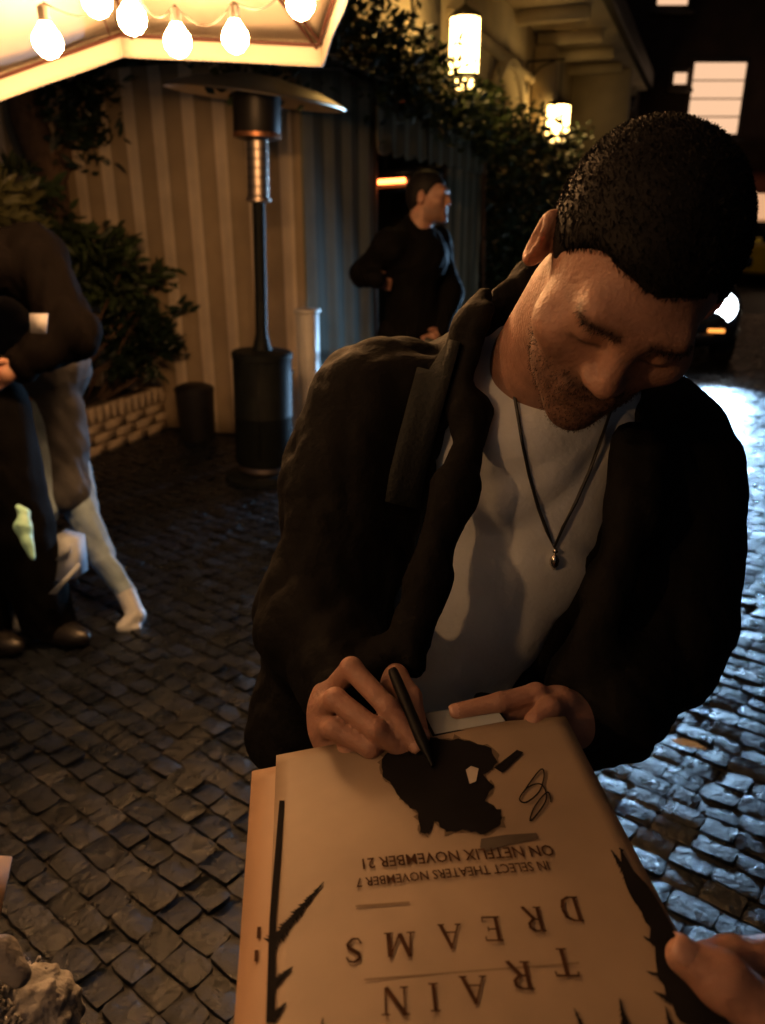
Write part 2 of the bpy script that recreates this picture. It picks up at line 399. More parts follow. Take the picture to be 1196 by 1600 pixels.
# white gate post at the corner
gp = empty('gate_post', GP(490, 700), 'plain white waist-high post at the tent corner', 'post')
c = site(-.12, .05); gp.location = tuple(c); ORG[gp.name] = c
wp = mat('white_paint', (.72, .70, .66), .45, var=.08)
MB().box(c + np.array((0, 0, .46)), (.11, .11, .92), RS, .006).build('shaft', wp, gp)
MB().box(c + np.array((0, 0, .935)), (.13, .13, .03), RS, .006).build('post_cap', wp, gp)
# slim turned bollard beside the patio heater
c = GP(458, 712); bl = empty('bollard', c, 'slim white ringed bollard right behind the patio heater', 'bollard')
autosmooth(MB().lathe(c, [(.05, 0), (.05, .03), (.032, .05), (.032, .36), (.030, .38)], 20).build('shaft', wp, bl))
for z_, r_ in ((.06, .04), (.385, .042), (.44, .036), (.56, .036)): autosmooth(MB().lathe(c + np.array((0, 0, z_)), [(r_ - .008, 0), (r_, .006), (r_, .014), (r_ - .008, .02)], 20).build('ring', wp, bl))
autosmooth(MB().lathe(c + np.array((0, 0, .40)), [(.026, 0), (.024, .16), (.012, .19)], 20).build('neck', wp, bl))

# ================================================================== PATIO HEATER
c = GP(414, 748); ph_ = empty('patio_heater', c, 'dark mushroom patio heater with round reflector in front of striped tent', 'patio heater')
m_hd = mat('heater_green_black', (.007, .009, .009), .6, spec=.16, var=.3, bump=.08, bscale=40); m_st = mat('heater_steel', (.5, .42, .36), .42, metal=1.0, var=.1)
def LA(name, z, prof, m, seg=36, par=None): return autosmooth(MB().lathe(c + np.array((0, 0, z)), prof, seg).build(name, m, par or ph_))
LA('base', 0, [(.225, .0), (.235, .012), (.235, .03), (.2, .05), (.17, .055)], m_hd)
LA('skirt', .055, [(.125, 0), (.15, .02), (.15, .05), (.13, .06)], m_st)
tk = LA('tank_housing', .115, [(.165, 0), (.17, .01), (.17, .28), (.1725, .285), (.1725, .295), (.17, .30), (.17, .62), (.176, .625), (.176, .655), (.166, .665), (.06, .672)], m_hd)
MB().box(c + np.array((.0, -.171, .46)), (.006, .004, .56)).build('door_seam', mat('black_metal', (.012, .012, .012), .4), ph_)
LA('pole', .78, [(.06, 0), (.045, .05), (.034, .10), (.034, .80), (.04, .82)], m_hd)
em = LA('emitter_screen', 1.60, [(.058, 0), (.058, .30), (.062, .305)], m_st)
for k in range(7): LA('screen_ring', 1.61 + k * .045, [(.0583, 0), (.0595, .003), (.0595, .006), (.0583, .009)], mat('dull_steel', (.3, .27, .23), .35, metal=1), par=em)
LA('emitter_collar', 1.58, [(.05, 0), (.068, .006), (.068, .022), (.058, .026)], m_st)
bh = LA('burner_head', 1.885, [(.09, 0), (.118, .01), (.124, .02), (.124, .215), (.11, .225), (.03, .23)], mat('burner_black', (.02, .018, .016), .45, metal=.4))
LA('burner_band', 1.895, [(.1245, 0), (.127, .003), (.127, .022), (.1245, .025)], mat('copper_band', (.35, .16, .08), .4, metal=.8), par=bh)
dz = np.array((0, 0, 2.09)); tl = math.radians(5); Rd = np.array(((math.cos(tl), 0, math.sin(tl)), (0, 1, 0), (-math.sin(tl), 0, math.cos(tl)))) @ np.array(((1, 0, 0), (0, math.cos(.05), -math.sin(.05)), (0, math.sin(.05), math.cos(.05))))
prof = [(.465, -.012), (.47, -.004), (.462, .002), (.40, .028), (.32, .054), (.24, .072), (.17, .083), (.13, .095), (.10, .10), (.02, .103)]
prof += [(.02, .099), (.10, .094), (.17, .076), (.24, .066), (.32, .048), (.40, .022), (.455, -.006), (.465, -.012)]
autosmooth(MB().lathe(c + dz, prof, 56, Rd, cap=False).build('reflector_dish', mat('dish_aluminium', (.60, .54, .43), .45, metal=1.0, var=.18, vscale=5, bump=.05, bscale=8), ph_))

ph_.rotation_euler = (0, math.radians(1.9), 0)
# ================================================================== BRICK PLANTER, BIN, SHRUBS
pl_p = float((GP(130, 722) - K0) @ SR); t_end = -.04; t_beg = -2.6
plant = empty('brick_planter', site(t_end - 1, pl_p - .5), 'low cream painted brick planter wall beneath the leafy shrubs', 'planter')
m_br = mat('cream_brick', (.52, .42, .30), .8, var=.22, vscale=9, bump=.4, bscale=70); m_mo = mat('planter_mortar', (.20, .15, .10), .95, var=.2)
t_far = float((GP(285, 660) - K0) @ SD) - .02
MB().box(site((t_beg + t_far) / 2, pl_p - .052, .165), (t_far - t_beg - .02, .085, .33), RS).build('mortar_core', m_mo, plant)
MB().box(site((t_beg + t_far) / 2, pl_p - .65, .14), (t_far - t_beg - .02, 1.1, .28), RS).build('soil', mat('soil', (.03, .02, .013), .95, var=.4, bump=1, bscale=30), plant)
MB().box(site(t_far - .04, pl_p - .6, .165), (.085, 1.02, .33), RS).build('mortar_core', m_mo, plant)
bm1 = MB().box((0, 0, 0), (.205, .10, .062), None, .005); bm2 = MB().box((0, 0, 0), (.066, .115, .108), None, .005)
def proto_data(mb, name, m):
    o = mb.build(name, m, origin=(0, 0, 0)); d = o.data; bpy.data.objects.remove(o); return d
bd1, bd2 = proto_data(bm1, 'brick', m_br), proto_data(bm2, 'brick', m_br)
def put(data, name, parent, pos, R, sc=(1, 1, 1)):
    o = bpy.data.objects.new(name, data); C.objects.link(o); o.parent = parent
    o.matrix_local = Matrix.Translation(Vector(np.asarray(pos) - ORG[parent.name])) @ Matrix(np.asarray(R).tolist()).to_4x4() @ Matrix.Diagonal((*sc, 1)); return o
aRS = math.atan2(SD[1], SD[0])
for r_ in range(3):
    t = t_beg + (.1 if r_ % 2 else 0)
    while t + .21 < t_far:
        put(bd1, 'brick', plant, site(t + .105, pl_p - .05 + random.gauss(0, .002), .036 + r_ * .072), rotz(aRS + random.gauss(0, .008))); t += .215
t = t_beg
while t + .07 < t_far:
    put(bd2, 'brick', plant, site(t + .036, pl_p - .05 + random.gauss(0, .002), .275 + random.gauss(0, .002)), rotz(aRS + random.gauss(0, .012))); t += .0745
c = GP(310, 686); bn = empty('trash_bin', c, 'small black tapered bin at the end of the brick planter', 'bin')
m_bin = mat('bin_black', (.012, .011, .011), .55, var=.3)
autosmooth(MB().lathe(c, [(.115, 0), (.12, .01), (.135, .36), (.14, .362), (.14, .375), (.128, .378), (.122, .33)], 28).build('body', m_bin, bn))
autosmooth(MB().lathe(c + np.array((0, 0, .365)), [(.126, 0), (.126, .02), (.09, .036), (.02, .04)], 28).build('lid', m_bin, bn))
def leaves(pts, size, m, name, parent, seed=1, aspect=.36, droop=.3, jit=1.0, normals=None):
    r = np.random.default_rng(seed); n = len(pts); pts = np.asarray(pts)
    d = r.normal(size=(n, 3)); d[:, 2] = d[:, 2] * .6 - droop * .2
    if normals is not None: d = d * .7 + normals * 1.2
    d /= np.linalg.norm(d, axis=1)[:, None]
    s_ = np.cross(d, r.normal(size=(n, 3))); s_ /= np.linalg.norm(s_, axis=1)[:, None]; up = np.cross(s_, d)
    L = size * r.uniform(.6, 1.25, n)[:, None]; w = L * aspect
    P = np.stack((pts, pts + d * L * .35 + s_ * w * .5 + up * L * .05, pts + d * L * .7 + s_ * w * .38 + up * L * .02, pts + d * L - up * L * .12, pts + d * L * .7 - s_ * w * .38 + up * L * .02, pts + d * L * .35 - s_ * w * .5 + up * L * .05), 1).reshape(-1, 3)
    b = np.arange(n)[:, None] * 6
    Q = np.concatenate((b + np.array([[0, 1, 2, 5]]), b + np.array([[5, 2, 3, 4]])), 0)
    Q = np.concatenate((b + np.array([[0, 1, 2, 2]]) * 0 + np.array([[0, 1, 2, 3]]), b + np.array([[0, 3, 4, 5]])), 0)
    o = mk(name, P, Q, m, parent); o['kind'] = 'stuff'; return o
m_leaf = mat('leaf_green', (.038, .060, .022), .42, var=.55, vscale=5, spec=.5)
m_leaf2 = mat('leaf_dark', (.020, .036, .018), .36, var=.5, vscale=4, spec=.5)
m_leaf3 = mat('leaf_light', (.13, .13, .055), .45, var=.4, vscale=5)
m_bark = mat('bark', (.12, .075, .045), .85, var=.35, vscale=14, bump=.6, bscale=30)
def bush(name, base, clumps, n, size, m, label, seed, stems=5, cat='shrub', group=None, aspect=.36):
    r = np.random.default_rng(seed); root = empty(name, base, label, cat, group); mb = MB(); pts = []; nr = []
    for (cc, rr, wgt) in clumps:
        cc = np.asarray(cc); k = int(n * wgt)
        sub = cc + r.normal(size=(max(3, k // 28), 3)) * np.asarray(rr) * .55
        for q in sub:
            kk = k // len(sub); p = q + r.normal(size=(kk, 3)) * np.asarray(rr) * .20; pts.append(p); nn = p - cc; nr.append(nn / (np.linalg.norm(nn, axis=1)[:, None] + 1e-6))
        for s_ in range(stems):
            q = sub[r.integers(len(sub))]; b0 = np.asarray(base) + np.array((r.normal(0, .06), r.normal(0, .06), 0)); mid = (b0 * .45 + q * .55) + r.normal(0, .05, 3)
            mb.tube([b0, mid, q], [.014, .009, .004], 6)
    mb.build('stem', m_bark, root, smooth=True)
    leaves(np.concatenate(pts), size, m, 'foliage', root, seed + 1, aspect=aspect, normals=np.concatenate(nr)); return root
B1 = site(-.9, pl_p - .35, .28)
bush('broadleaf_shrub', B1, [(W(130, 400, 5.2), (.26, .26, .18), .36), (W(190, 445, 5.3), (.20, .22, .13), .24), (W(90, 345, 5.0), (.24, .25, .16), .25), (W(40, 320, 4.9), (.2, .2, .12), .15)], 1500, .115, m_leaf, 'leafy green shrub spreading above the brick planter', 21, 6)
B2 = site(-.35, pl_p - .3, .28)
bush('dark_low_shrub', B2, [(W(205, 525, 5.5), (.22, .22, .16), .6), (W(235, 545, 5.5), (.15, .18, .12), .25), (W(165, 565, 5.4), (.10, .14, .06), .15)], 1250, .095, m_leaf2, 'low dark shrub at the tent end of the brick planter', 25, 5)
B3 = site(-1.8, pl_p - .5, .28)
bush('pale_leaf_shrub', B3, [(W(10, 325, 4.5), (.16, .15, .08), .5), (W(-30, 350, 4.3), (.2, .2, .14), .5)], 700, .12, m_leaf3, 'pale leafed shrub at the left edge above the dark coat', 31, 4)
tb = np.array((-2.75, 4.9, .28)); tr = empty('garden_tree', tb, 'brown curved tree trunk rising under the canopy at far left', 'tree')
MB().tube([tb, W(110, 420, 5.4), W(75, 270, 5.35), W(45, 190, 5.3), W(30, 120, 5.3), W(40, 20, 5.3)], [.16, .14, .125, .12, .11, .10], 14).build('trunk', m_bark, tr, smooth=True)
MB().tube([W(85, 300, 5.35), W(120, 200, 5.5), W(135, 110, 5.6)], [.06, .045, .03], 10).build('branch', m_bark, tr, smooth=True)
r = np.random.default_rng(55)
ctrs = [W(*a, 5.45) + r.normal(size=3) * .1 for a in ((150, 130), (125, 190), (185, 150), (230, 120), (150, 230), (200, 90), (130, 60), (180, 200))]
leaves(np.concatenate([q + r.normal(size=(330, 3)) * (.13, .13, .10) for q in ctrs]), .11, m_leaf2, 'crown', tr, 5)

# ================================================================== VINE ON THE TENT ROOF, HEDGE
r = np.random.default_rng(77); pts = []; nr = []
vb = site(4.45, .1); vine = empty('climbing_vine', vb, 'dense green vine trailing along the tent roof edge', 'vine')
for i in range(230):
    t = r.uniform(-1.0, 4.6); wv = .12 + .08 * math.sin(3.1 * t) + .06 * math.sin(7.3 * t + 1)
    top = 2.80 if t < 1 else 2.80 - .05 * (t - 1)
    z = r.uniform(2.22 + .10 * math.sin(4.4 * t), top + wv * .6); q = site(t, r.uniform(-.45, .22), z)
    k = 34; p = q + r.normal(size=(k, 3)) * (.10, .10, .075); pts.append(p); nn = np.tile(np.array((.4, -.7, .25)), (k, 1)); nr.append(nn)
leaves(np.concatenate(pts), .085, m_leaf, 'foliage', vine, 8, aspect=.5, normals=np.concatenate(nr))
mb = MB()
for i in range(6):
    z0 = 2.35 + .06 * i; mb.tube([site(4.5, .05, 0), site(4.4 - .05 * i, .02 * i, 1.2), site(4.2, .02, z0 - .15)] + [site(4.0 - .5 * k, .06 * math.sin(k + i), z0 + .06 * math.sin(2 * k + i)) for k in range(1, 10)], .009, 5)
mb.build('stem', m_bark, vine)
hp = site(5.2, .25); hedge = empty('tall_hedge', hp, 'tall dark hedge beside the curtain, running back along the wall', 'hedge'); pts = []; nr = []
for i in range(420):
    t = r.uniform(4.35, 9.8); z = r.uniform(.05, 2.62 + .12 * math.sin(2.3 * t)); q = site(t, r.uniform(-.42, .34), z); p = q + r.normal(size=(30, 3)) * (.14, .16, .13); pts.append(p); nr.append(np.tile(np.array((.3, -.7, .1)), (30, 1)))
leaves(np.concatenate(pts), .10, m_leaf2, 'foliage', hedge, 9, aspect=.5, normals=np.concatenate(nr))
mb = MB()
for t in np.arange(4.6, 9.8, .6): mb.tube([site(t, -.1, 0), site(t + .1, -.1, 1.2), site(t, -.05, 2.2)], [.03, .022, .01], 6)
mb.build('stem', m_bark, hedge)

# ================================================================== CREAM BUILDING WITH LANTERNS
m_stu = mat('cream_stucco', (.64, .54, .38), .85, var=.16, vscale=1.6, bump=.25, bscale=35)
m_trim = mat('stucco_trim', (.58, .49, .34), .8, var=.1, vscale=3, bump=.15, bscale=40)
bld = empty('stucco_building', site(6, -.62), 'cream stucco building with arches and a deep eave behind the tent', 'building')
def wall_with_arches(t0, t1, z1, arches, p=-.55, depth=.4):
    """street wall: local (t,z) polygon strips with arched openings"""
    cuts = [t0]; mb = MB()
    for (a, b, zs) in arches: cuts += [a, b]
    cuts.append(t1)
    for i in range(0, len(cuts), 2):
        a, b = cuts[i], cuts[i + 1]; mb.box(site((a + b) / 2, p - depth / 2, z1 / 2), (b - a, depth, z1), RS)
    for (a, b, zs) in arches:
        R_ = (b - a) / 2; cm = (a + b) / 2; N_ = 16; vs_ = []; fs_ = []
        for k in range(N_ + 1):
            th = math.pi * k / N_; t = cm - R_ * math.cos(th); z = zs + R_ * math.sin(th)
            vs_ += [site(t, p, z), site(t, p, z1), site(t, p - depth, z), site(t, p - depth, z1)]
        for k in range(N_):
            o = 4 * k; fs_ += [(o, o + 4, o + 5, o + 1), (o + 2, o + 3, o + 7, o + 6), (o, o + 2, o + 6, o + 4)]
        mb.add(vs_, fs_)
    return mb
wall_with_arches(4.4, 16, 5.2, [(6.6, 8.6, 2.5), (10.2, 12.2, 2.3)]).build('wall', m_stu, bld)
MB().box(site(1.6, -.75, 4.06), (5.6, .4, 2.28), RS).build('upper_wall', m_stu, bld)
for (a, b, zs) in ((6.6, 8.6, 2.5), (10.2, 12.2, 2.3)):
    R_ = (b - a) / 2 + .09; cm = (a + b) / 2
    MB().tube([site(cm - R_ * math.cos(math.pi * k / 18), -.53, zs + R_ * math.sin(math.pi * k / 18)) for k in range(19)], .08, 8).build('arch_moulding', m_trim, bld, smooth=True)
    MB().box(site(cm, -1.6, 2.2), (b - a + 1, .1, 4.4), RS).build('inner_wall', m_stu, bld)
MB().box(site(7.4, .02, 4.32), (17.4, 1.26, .18), RS).build('eave_soffit', m_stu, bld)
MB().box(site(7.4, .70, 4.42), (17.6, .14, .34), RS, .02).build('gutter', mat('dark_gutter', (.02, .016, .013), .6), bld)
v, f = grid_patch(lambda u, w: site(-1.4 + 17.6 * u, .72 - 3.2 * w, 4.58 + 1.5 * w), 2, 2); v, f = thick(v, f, (0, 0, .08))
mk('roof', v, f, mat('roof_tile_dark', (.05, .03, .022), .8, var=.3), bld)
for t in np.arange(4.8, 15.5, 1.5): MB().box(site(t, -.02, 4.14), (.16, 1.0, .17), RS, .02).build('corbel', m_trim, bld)
MB().box(site(9.3, -.51, 3.55), (9.5, .09, .14), RS, .02).build('string_course', m_trim, bld)
# porte-cochere across the lane end of the facade
pm_ = MB(); pt = 9.2
for (pa, pb) in ((-.5, -.2),): pm_.box(site(pt, (pa + pb) / 2, 2.0), (.4, pb - pa, 4.0), RS)
pm_.build('pilaster', m_trim, bld)
MB().box(site(12.9, .05, 3.0), (.35, 1.1, 2.4), RS, .03).build('buttress', m_stu, bld)
MB().box(site(12.9, .08, 1.75), (.5, 1.25, .18), RS, .04).build('buttress_ledge', m_trim, bld)
# lanterns
m_iron = mat('wrought_iron', (.018, .013, .010), .5, metal=.5)
m_glass = emit('lantern_shade', (1.0, .60, .18), LANTERN_E)
def lantern(cen, rad, h, label, arm):
    root = empty('wall_lantern', cen, label, 'lantern', 'lanterns on the stucco wall')
    z = np.array((0, 0, 1.0)); c = np.asarray(cen)
    autosmooth(MB().lathe(c - z * h / 2, [(rad, 0), (rad * 1.02, h * .5), (rad, h)], 24, cap=False).build('glass_shade', m_glass, root))
    autosmooth(MB().lathe(c + z * (h / 2 - .015), [(rad * 1.06, 0), (rad * 1.08, .03), (rad * .9, .05), (rad * .3, .10), (.02, .12)], 24).build('top_cap', m_iron, root))
    autosmooth(MB().lathe(c - z * (h / 2 + .03), [(rad * .7, 0), (rad * 1.05, .02), (rad * 1.05, .05), (rad * .95, .055)], 24).build('bottom_ring', m_iron, root))
    autosmooth(MB().lathe(c - z * (h / 2 + .10), [(rad * .5, 0), (rad * .72, .01), (rad * .72, .068)], 20).build('finial_glass', m_glass, root))
    for k in range(4):
        a = math.pi / 4 + k * math.pi / 2; MB().tube([c + np.array((rad * 1.04 * math.cos(a), rad * 1.04 * math.sin(a), -h / 2)), c + np.array((rad * 1.04 * math.cos(a), rad * 1.04 * math.sin(a), h / 2))], .007, 6).build('bar', m_iron, root)
    top = c + z * (h / 2 + .10); ht = top + z * arm
    MB().tube([top, ht], .009, 6).build('hanging_rod', m_iron, root)
    wallp = ht - SR * (float((ht - K0) @ SR) + .54)
    mb = MB(); mb.tube([ht + SR * .04, wallp], .018, 6); mb.tube([wallp, wallp - z * .5], .016, 6)
    mb.tube([wallp - z * .45 + SR * .01, wallp - z * .22 + SR * .06, wallp - z * .08 + SR * .22, wallp - z * .02 + SR * .42], .011, 6)
    mb.build('bracket', m_iron, root); return root
lantern(W(726, 74, 7.4), .138, .50, 'larger lit cylinder lantern nearest, above the vine', .35)
lantern(W(872, 189, 12.0), .168, .44, 'smaller lit lantern hanging from a curved bracket, farther along the wall', .52)
# bracket fragments of a third lantern above the frame
lantern(W(640, -95, 5.9), .13, .48, 'lit lantern hung above the top edge over the vine', .3)

# ================================================================== FAR DARK BUILDING, SHOP FRONT
db = empty('brick_building', (9, 21, 0), 'dark building at the lane end with lit upstairs windows', 'building')
m_db = mat('dark_brick', (.055, .028, .022), .85, var=.3, vscale=2.2, bump=.4, bscale=18)
def PY(px, py, Y): d = W(px, py, 1.0) - np.array((0, 0, CAMH)); return np.array((0, 0, CAMH)) + d * (Y / d[1])
wins = [((1088, 96), (1152, 210), 4), ((1056, 112), (1073, 132), 1), ((1030, -8), (1075, 8), 1)]
Yb = 20.0
MB().box((11.5, Yb + .5, 4.6), (15.0, .8, 9.2)).build('wall', m_db, db)
m_wl = emit('lit_window', (1.0, .60, .36), WINDOW_E); m_fr = mat('window_frame', (.12, .08, .06), .6)
for (a, b, npn) in wins:
    A = PY(*a, Yb); Bq = PY(*b, Yb); w_ = Bq[0] - A[0]; h_ = A[2] - Bq[2]; cx, cz = (A[0] + Bq[0]) / 2, (A[2] + Bq[2]) / 2
    wi = MB().box((cx, Yb + .085, cz), (w_ + .16, .05, h_ + .16)).build('window', m_fr, db)
    for k in range(npn):
        MB().box((cx, Yb + .05, cz - h_ / 2 + (k + .5) * h_ / npn), (w_, .03, h_ / npn - .035)).build('pane', m_wl, wi)
    MB().box((cx, Yb + .03, cz - h_ / 2 - .12), (w_ + .3, .16, .08)).build('sill', m_fr, wi)
for (px, py) in ((1250, 150), (1340, 150), (960, 150)):
    A = PY(px, py, Yb); wi = MB().box((A[0], Yb + .085, A[2]), (1.2, .05, 1.8)).build('window', m_fr, db)
    for k in range(4): MB().box((A[0], Yb + .055, A[2] - .8 + .4 * k + .2), (1.0, .03, .36)).build('pane', mat('dark_glass', (.01, .01, .012), .08), wi)
A = PY(1172, 262, Yb - .5); Bq = PY(1260, 300, Yb - .5)
aw = MB(); z1, z0 = A[2], Bq[2]
vA = [(A[0], Yb + .1, z1), (A[0] + 5, Yb + .1, z1), (A[0] + 5, Yb - 1.1, z0), (A[0], Yb - 1.1, z0)]
v, f = thick(np.array(vA), [(0, 1, 2, 3)], (0, 0, -.05)); mk('awning', v, f, mat('red_awning', (.30, .075, .04), .8), db)
A = PY(1178, 300, Yb); B_ = PY(1300, 352, Yb)
sw = MB().box(((A[0] + B_[0]) / 2, Yb + .085, (A[2] + B_[2]) / 2), (B_[0] - A[0] + .15, .05, A[2] - B_[2] + .15)).build('shop_window', m_fr, db)
for k in range(3):
    w_ = (B_[0] - A[0]) / 3; MB().box((A[0] + w_ * (k + .5), Yb + .05, (A[2] + B_[2]) / 2), (w_ - .06, .03, A[2] - B_[2])).build('pane', emit('shop_light', (1, .52, .27), SHOP_E), sw)
MB().box((11.5, Yb + .04, 1.0), (15.0, .08, .5)).build('stone_band', mat('stone_band', (.2, .13, .1), .8), db)

# ================================================================== CARS
m_gl = mat('car_glass', (.008, .009, .011), .06, spec=.6); m_tyre = mat('tyre', (.012, .012, .012), .8); m_rim = mat('rim', (.35, .35, .36), .3, metal=1)
def car(base, yaw, paint, label, light, turn=True):
    """front towards local -y; about 4.4 m long"""
    root = empty('car', base, label, 'car', None); R = rotz(yaw); b = np.asarray(base, float)
    T = lambda v: np.asarray(v, float) @ R.T + b
    secs = []   # y, half width, z bottom, z belt, z top(hood)
    prof = [(-2.2, .62, .32, .52, .60), (-2.12, .80, .24, .58, .70), (-1.9, .88, .22, .62, .80), (-1.2, .90, .22, .66, .92), (-.75, .91, .22, .70, .97), (.9, .91, .22, .74, 1.0), (1.7, .89, .24, .74, 1.0), (2.1, .82, .30, .72, .96), (2.2, .70, .40, .68, .86)]
    v = []; f = []; n = 12
    for (y, hw, z0, zb, zt) in prof:
        for (x, z) in ((-.8, z0), (-1, z0 + .1), (-1.0, zb), (-.96, zb + (zt - zb) * .6), (-.8, zt - .01), (-.35, zt + .02), (.35, zt + .02), (.8, zt - .01), (.96, zb + (zt - zb) * .6), (1.0, zb), (1, z0 + .1), (.8, z0)): v.append((x * hw, y, z))
    for k in range(len(prof) - 1):
        for i in range(n): f.append((k * n + i, k * n + (i + 1) % n, k * n + n + (i + 1) % n, k * n + n + i))
    f.append(tuple(range(n))[::-1]); f.append(tuple(range((len(prof) - 1) * n, len(prof) * n)))
    autosmooth(mk('body', T(v), f, paint, root), 40)
    cab = [(-.85, .80, .97), (-.15, .66, 1.42), (.75, .64, 1.44), (1.55, .76, 1.0)]; v = []; f = []
    for (y, hw, z) in cab: v += [(-hw, y, z), (hw, y, z)]
    v = np.array(v); g_ = lambda idx: [tuple(v[i]) for i in idx]
    mk('windshield', T(g_((0, 1, 3, 2))), [(0, 1, 2, 3)], m_gl, root); mk('rear_window', T(g_((4, 5, 7, 6))), [(0, 1, 2, 3)], m_gl, root)
    mk('roof', T([(-.66, -.17, 1.425), (.66, -.17, 1.425), (.66, .3, 1.48), (-.66, .3, 1.48), (.64, .77, 1.445), (-.64, .77, 1.445)]), [(0, 1, 2, 3), (3, 2, 4, 5)], paint, root, smooth=True)
    for s in (-1, 1):
        mk('side_window', T([(s * .80, -.85, .97), (s * .66, -.15, 1.42), (s * .64, .75, 1.44), (s * .76, 1.55, 1.0)]), [(0, 1, 2, 3)], m_gl, root)
        for y in (-1.38, 1.35):
            Rw = R @ np.array(((0, 0, 1), (0, 1, 0), (-1, 0, 0)))
            wv = MB(); wv.lathe(T((s * .80, y, .32)), [(.21, -.1), (.32, -.1), (.33, -.06), (.33, .06), (.32, .1), (.21, .1)], 24, Rw, cap=False)
            wh = wv.build('wheel', m_tyre, root, smooth=True); MB().lathe(T((s * .80, y, .32)), [(.21, -.08), (.21, .08), (.05, .09)], 16, Rw).build('rim', m_rim, wh)
        hl = autosmooth(MB().lathe(T((s * .64, -2.12, .64)), [(.03, -.07), (.14, -.035), (.16, .0), (.155, .035), (.06, .06)], 20, R @ np.array(((1, 0, 0), (0, 0, -1), (0, 1, 0)))).build('headlight', light, root))
        if turn: MB().box(T((s * .62, -2.2, .42)), (.16, .03, .035), R, .006).build('marker_lamp', emit('amber_lamp', (1, .33, .06), 2.2), root)
        MB().box(T((s * 1.0, -.62, 1.02)), (.2, .1, .13), R, .03).build('mirror', paint, root)
    MB().box(T((0, -2.19, .56)), (.8, .04, .12), R, .01).build('grille', mat('grille_black', (.01, .01, .01), .4), root)
    MB().box(T((0, -2.2, .34)), (1.2, .05, .1), R, .01).build('air_intake', MATS['grille_black'], root)
    return root
m_blk = mat('car_black', (.012, .014, .02), .22, var=.1, spec=.5, Coat_Weight=.6); m_yel = mat('car_yellow', (.75, .52, .03), .3, var=.05)
hlp = PY(1126, 484, 8.15); yawc = math.atan2(-.28, 1.0) ; fx = np.array((.64, -2.12, 0)) @ rotz(yawc).T
cb = np.array((hlp[0] - fx[0], hlp[1] - fx[1], 0))
car(cb, yawc, m_blk, 'dark car facing us with bright white headlights in the lane', emit('headlight_lens', (.80, .91, 1.0), 13.0))
for s in (-1, 1):
    p = np.array((s * .64, -2.3, .64)) @ rotz(yawc).T + cb
    ld = bpy.data.lights.new('headlight_beam', 'SPOT'); ld.energy = HEAD_W; ld.color = (.38, .66, 1.0); ld.spot_size = math.radians(76); ld.spot_blend = .75; ld.shadow_soft_size = .09
    lo = bpy.data.objects.new('headlight_beam', ld); C.objects.link(lo); lo.location = tuple(p)
    dr = np.array((1.0 + .3 * s, 1.2, .3)) - p; lo.rotation_euler = Vector(dr).to_track_quat('-Z', 'Y').to_euler()
    carobj = bpy.data.objects['car']; lo.parent = carobj; lo.location = tuple(p - cb)
yb = PY(1235, 415, 18.2); yb[2] = 0
car(yb + np.array((0.2, 1.6, 0)), .35, m_yel, 'yellow car far behind at the right edge with small white lights', emit('far_lamp', (1, .86, .62), 30), turn=False)

# ================================================================== CANOPY AND STRING LIGHTS
Ct, Dt = W(188, 50, 2.55), W(500, 66, 2.62); Lt = W(-90, 146, 2.3); Rt = W(545, -75, 2.0)
apex = np.array((-.62, 1.5, 2.42)); back = [np.array((.05, .6, 2.36)), np.array((.05, -1.3, 2.4)), np.array((-2.3, -1.3, 2.2)), np.array((-2.1, 1.5, 2.02))]
ring = [Ct, Dt, Rt] + back + [Lt]
can = empty('canvas_canopy', (-2.3, -1.3, 0), 'off white canvas canopy with dark piping, lit from below by bulbs', 'canopy')
m_can = mat('canopy_canvas', (.62, .57, .48), .8, var=.06, vscale=3, bump=.15, bscale=8); m_pip = mat('dark_piping', (.07, .02, .015), .7)
for i in range(len(ring)):
    a, b = ring[i], ring[(i + 1) % len(ring)]
    def fn(u, w, a=a, b=b):
        e = a + (b - a) * u; p = e + (apex - e) * w; sag = .05 * math.sin(math.pi * u) * math.sin(math.pi * min(1, w * 1.4)) * (1 - w * .3)
        return p - np.array((0, 0, sag))
    v, f = grid_patch(fn, 14, 12); v, f = thick(v, f, (0, 0, .006)); mk('panel', v, f, m_can, can, smooth=True)
    ctr = np.array((apex[0], apex[1]))
    def fv(u, w, a=a, b=b, i=i):
        e = a + (b - a) * u; hang = .070
        out = (e[:2] - ctr); out /= np.linalg.norm(out); wob = .006 * math.sin(9 * u + i) * w
        return e + np.array((out[0] * (.012 + wob), out[1] * (.012 + wob), -hang * w))
    v, f = grid_patch(fv, 16, 5); v, f = thick(v, f, (0, 0, 0) + np.array(((a[:2] + b[:2]) / 2 - ctr).tolist() + [0]) * .006); va = mk('valance', v, f, m_can, can, smooth=True)
    MB().tube([fv(k / 10, .16) + np.array((*(ctr - fv(k / 10, 0)[:2]) * .016, 0)) for k in range(11)], .006, 6).build('piping', m_pip, va)
    for off in (-.035, .035):
        d = (b - a) / np.linalg.norm(b - a); MB().tube([a + (apex - a) * (k / 8) + d * off * (1 - k / 8) - np.array((0, 0, .016 + .003 * k)) for k in range(9)], .0055, 6).build('seam_piping', m_pip, can)
for q in (back[1], back[2]): MB().tube([np.array((q[0], q[1], 0)), q], .03, 10).build('pole', m_iron, can)
m_bulb = emit('bulb_glow', (1.0, .50, .19), BULB_E); m_sock = mat('bulb_socket', (.03, .025, .02), .5)
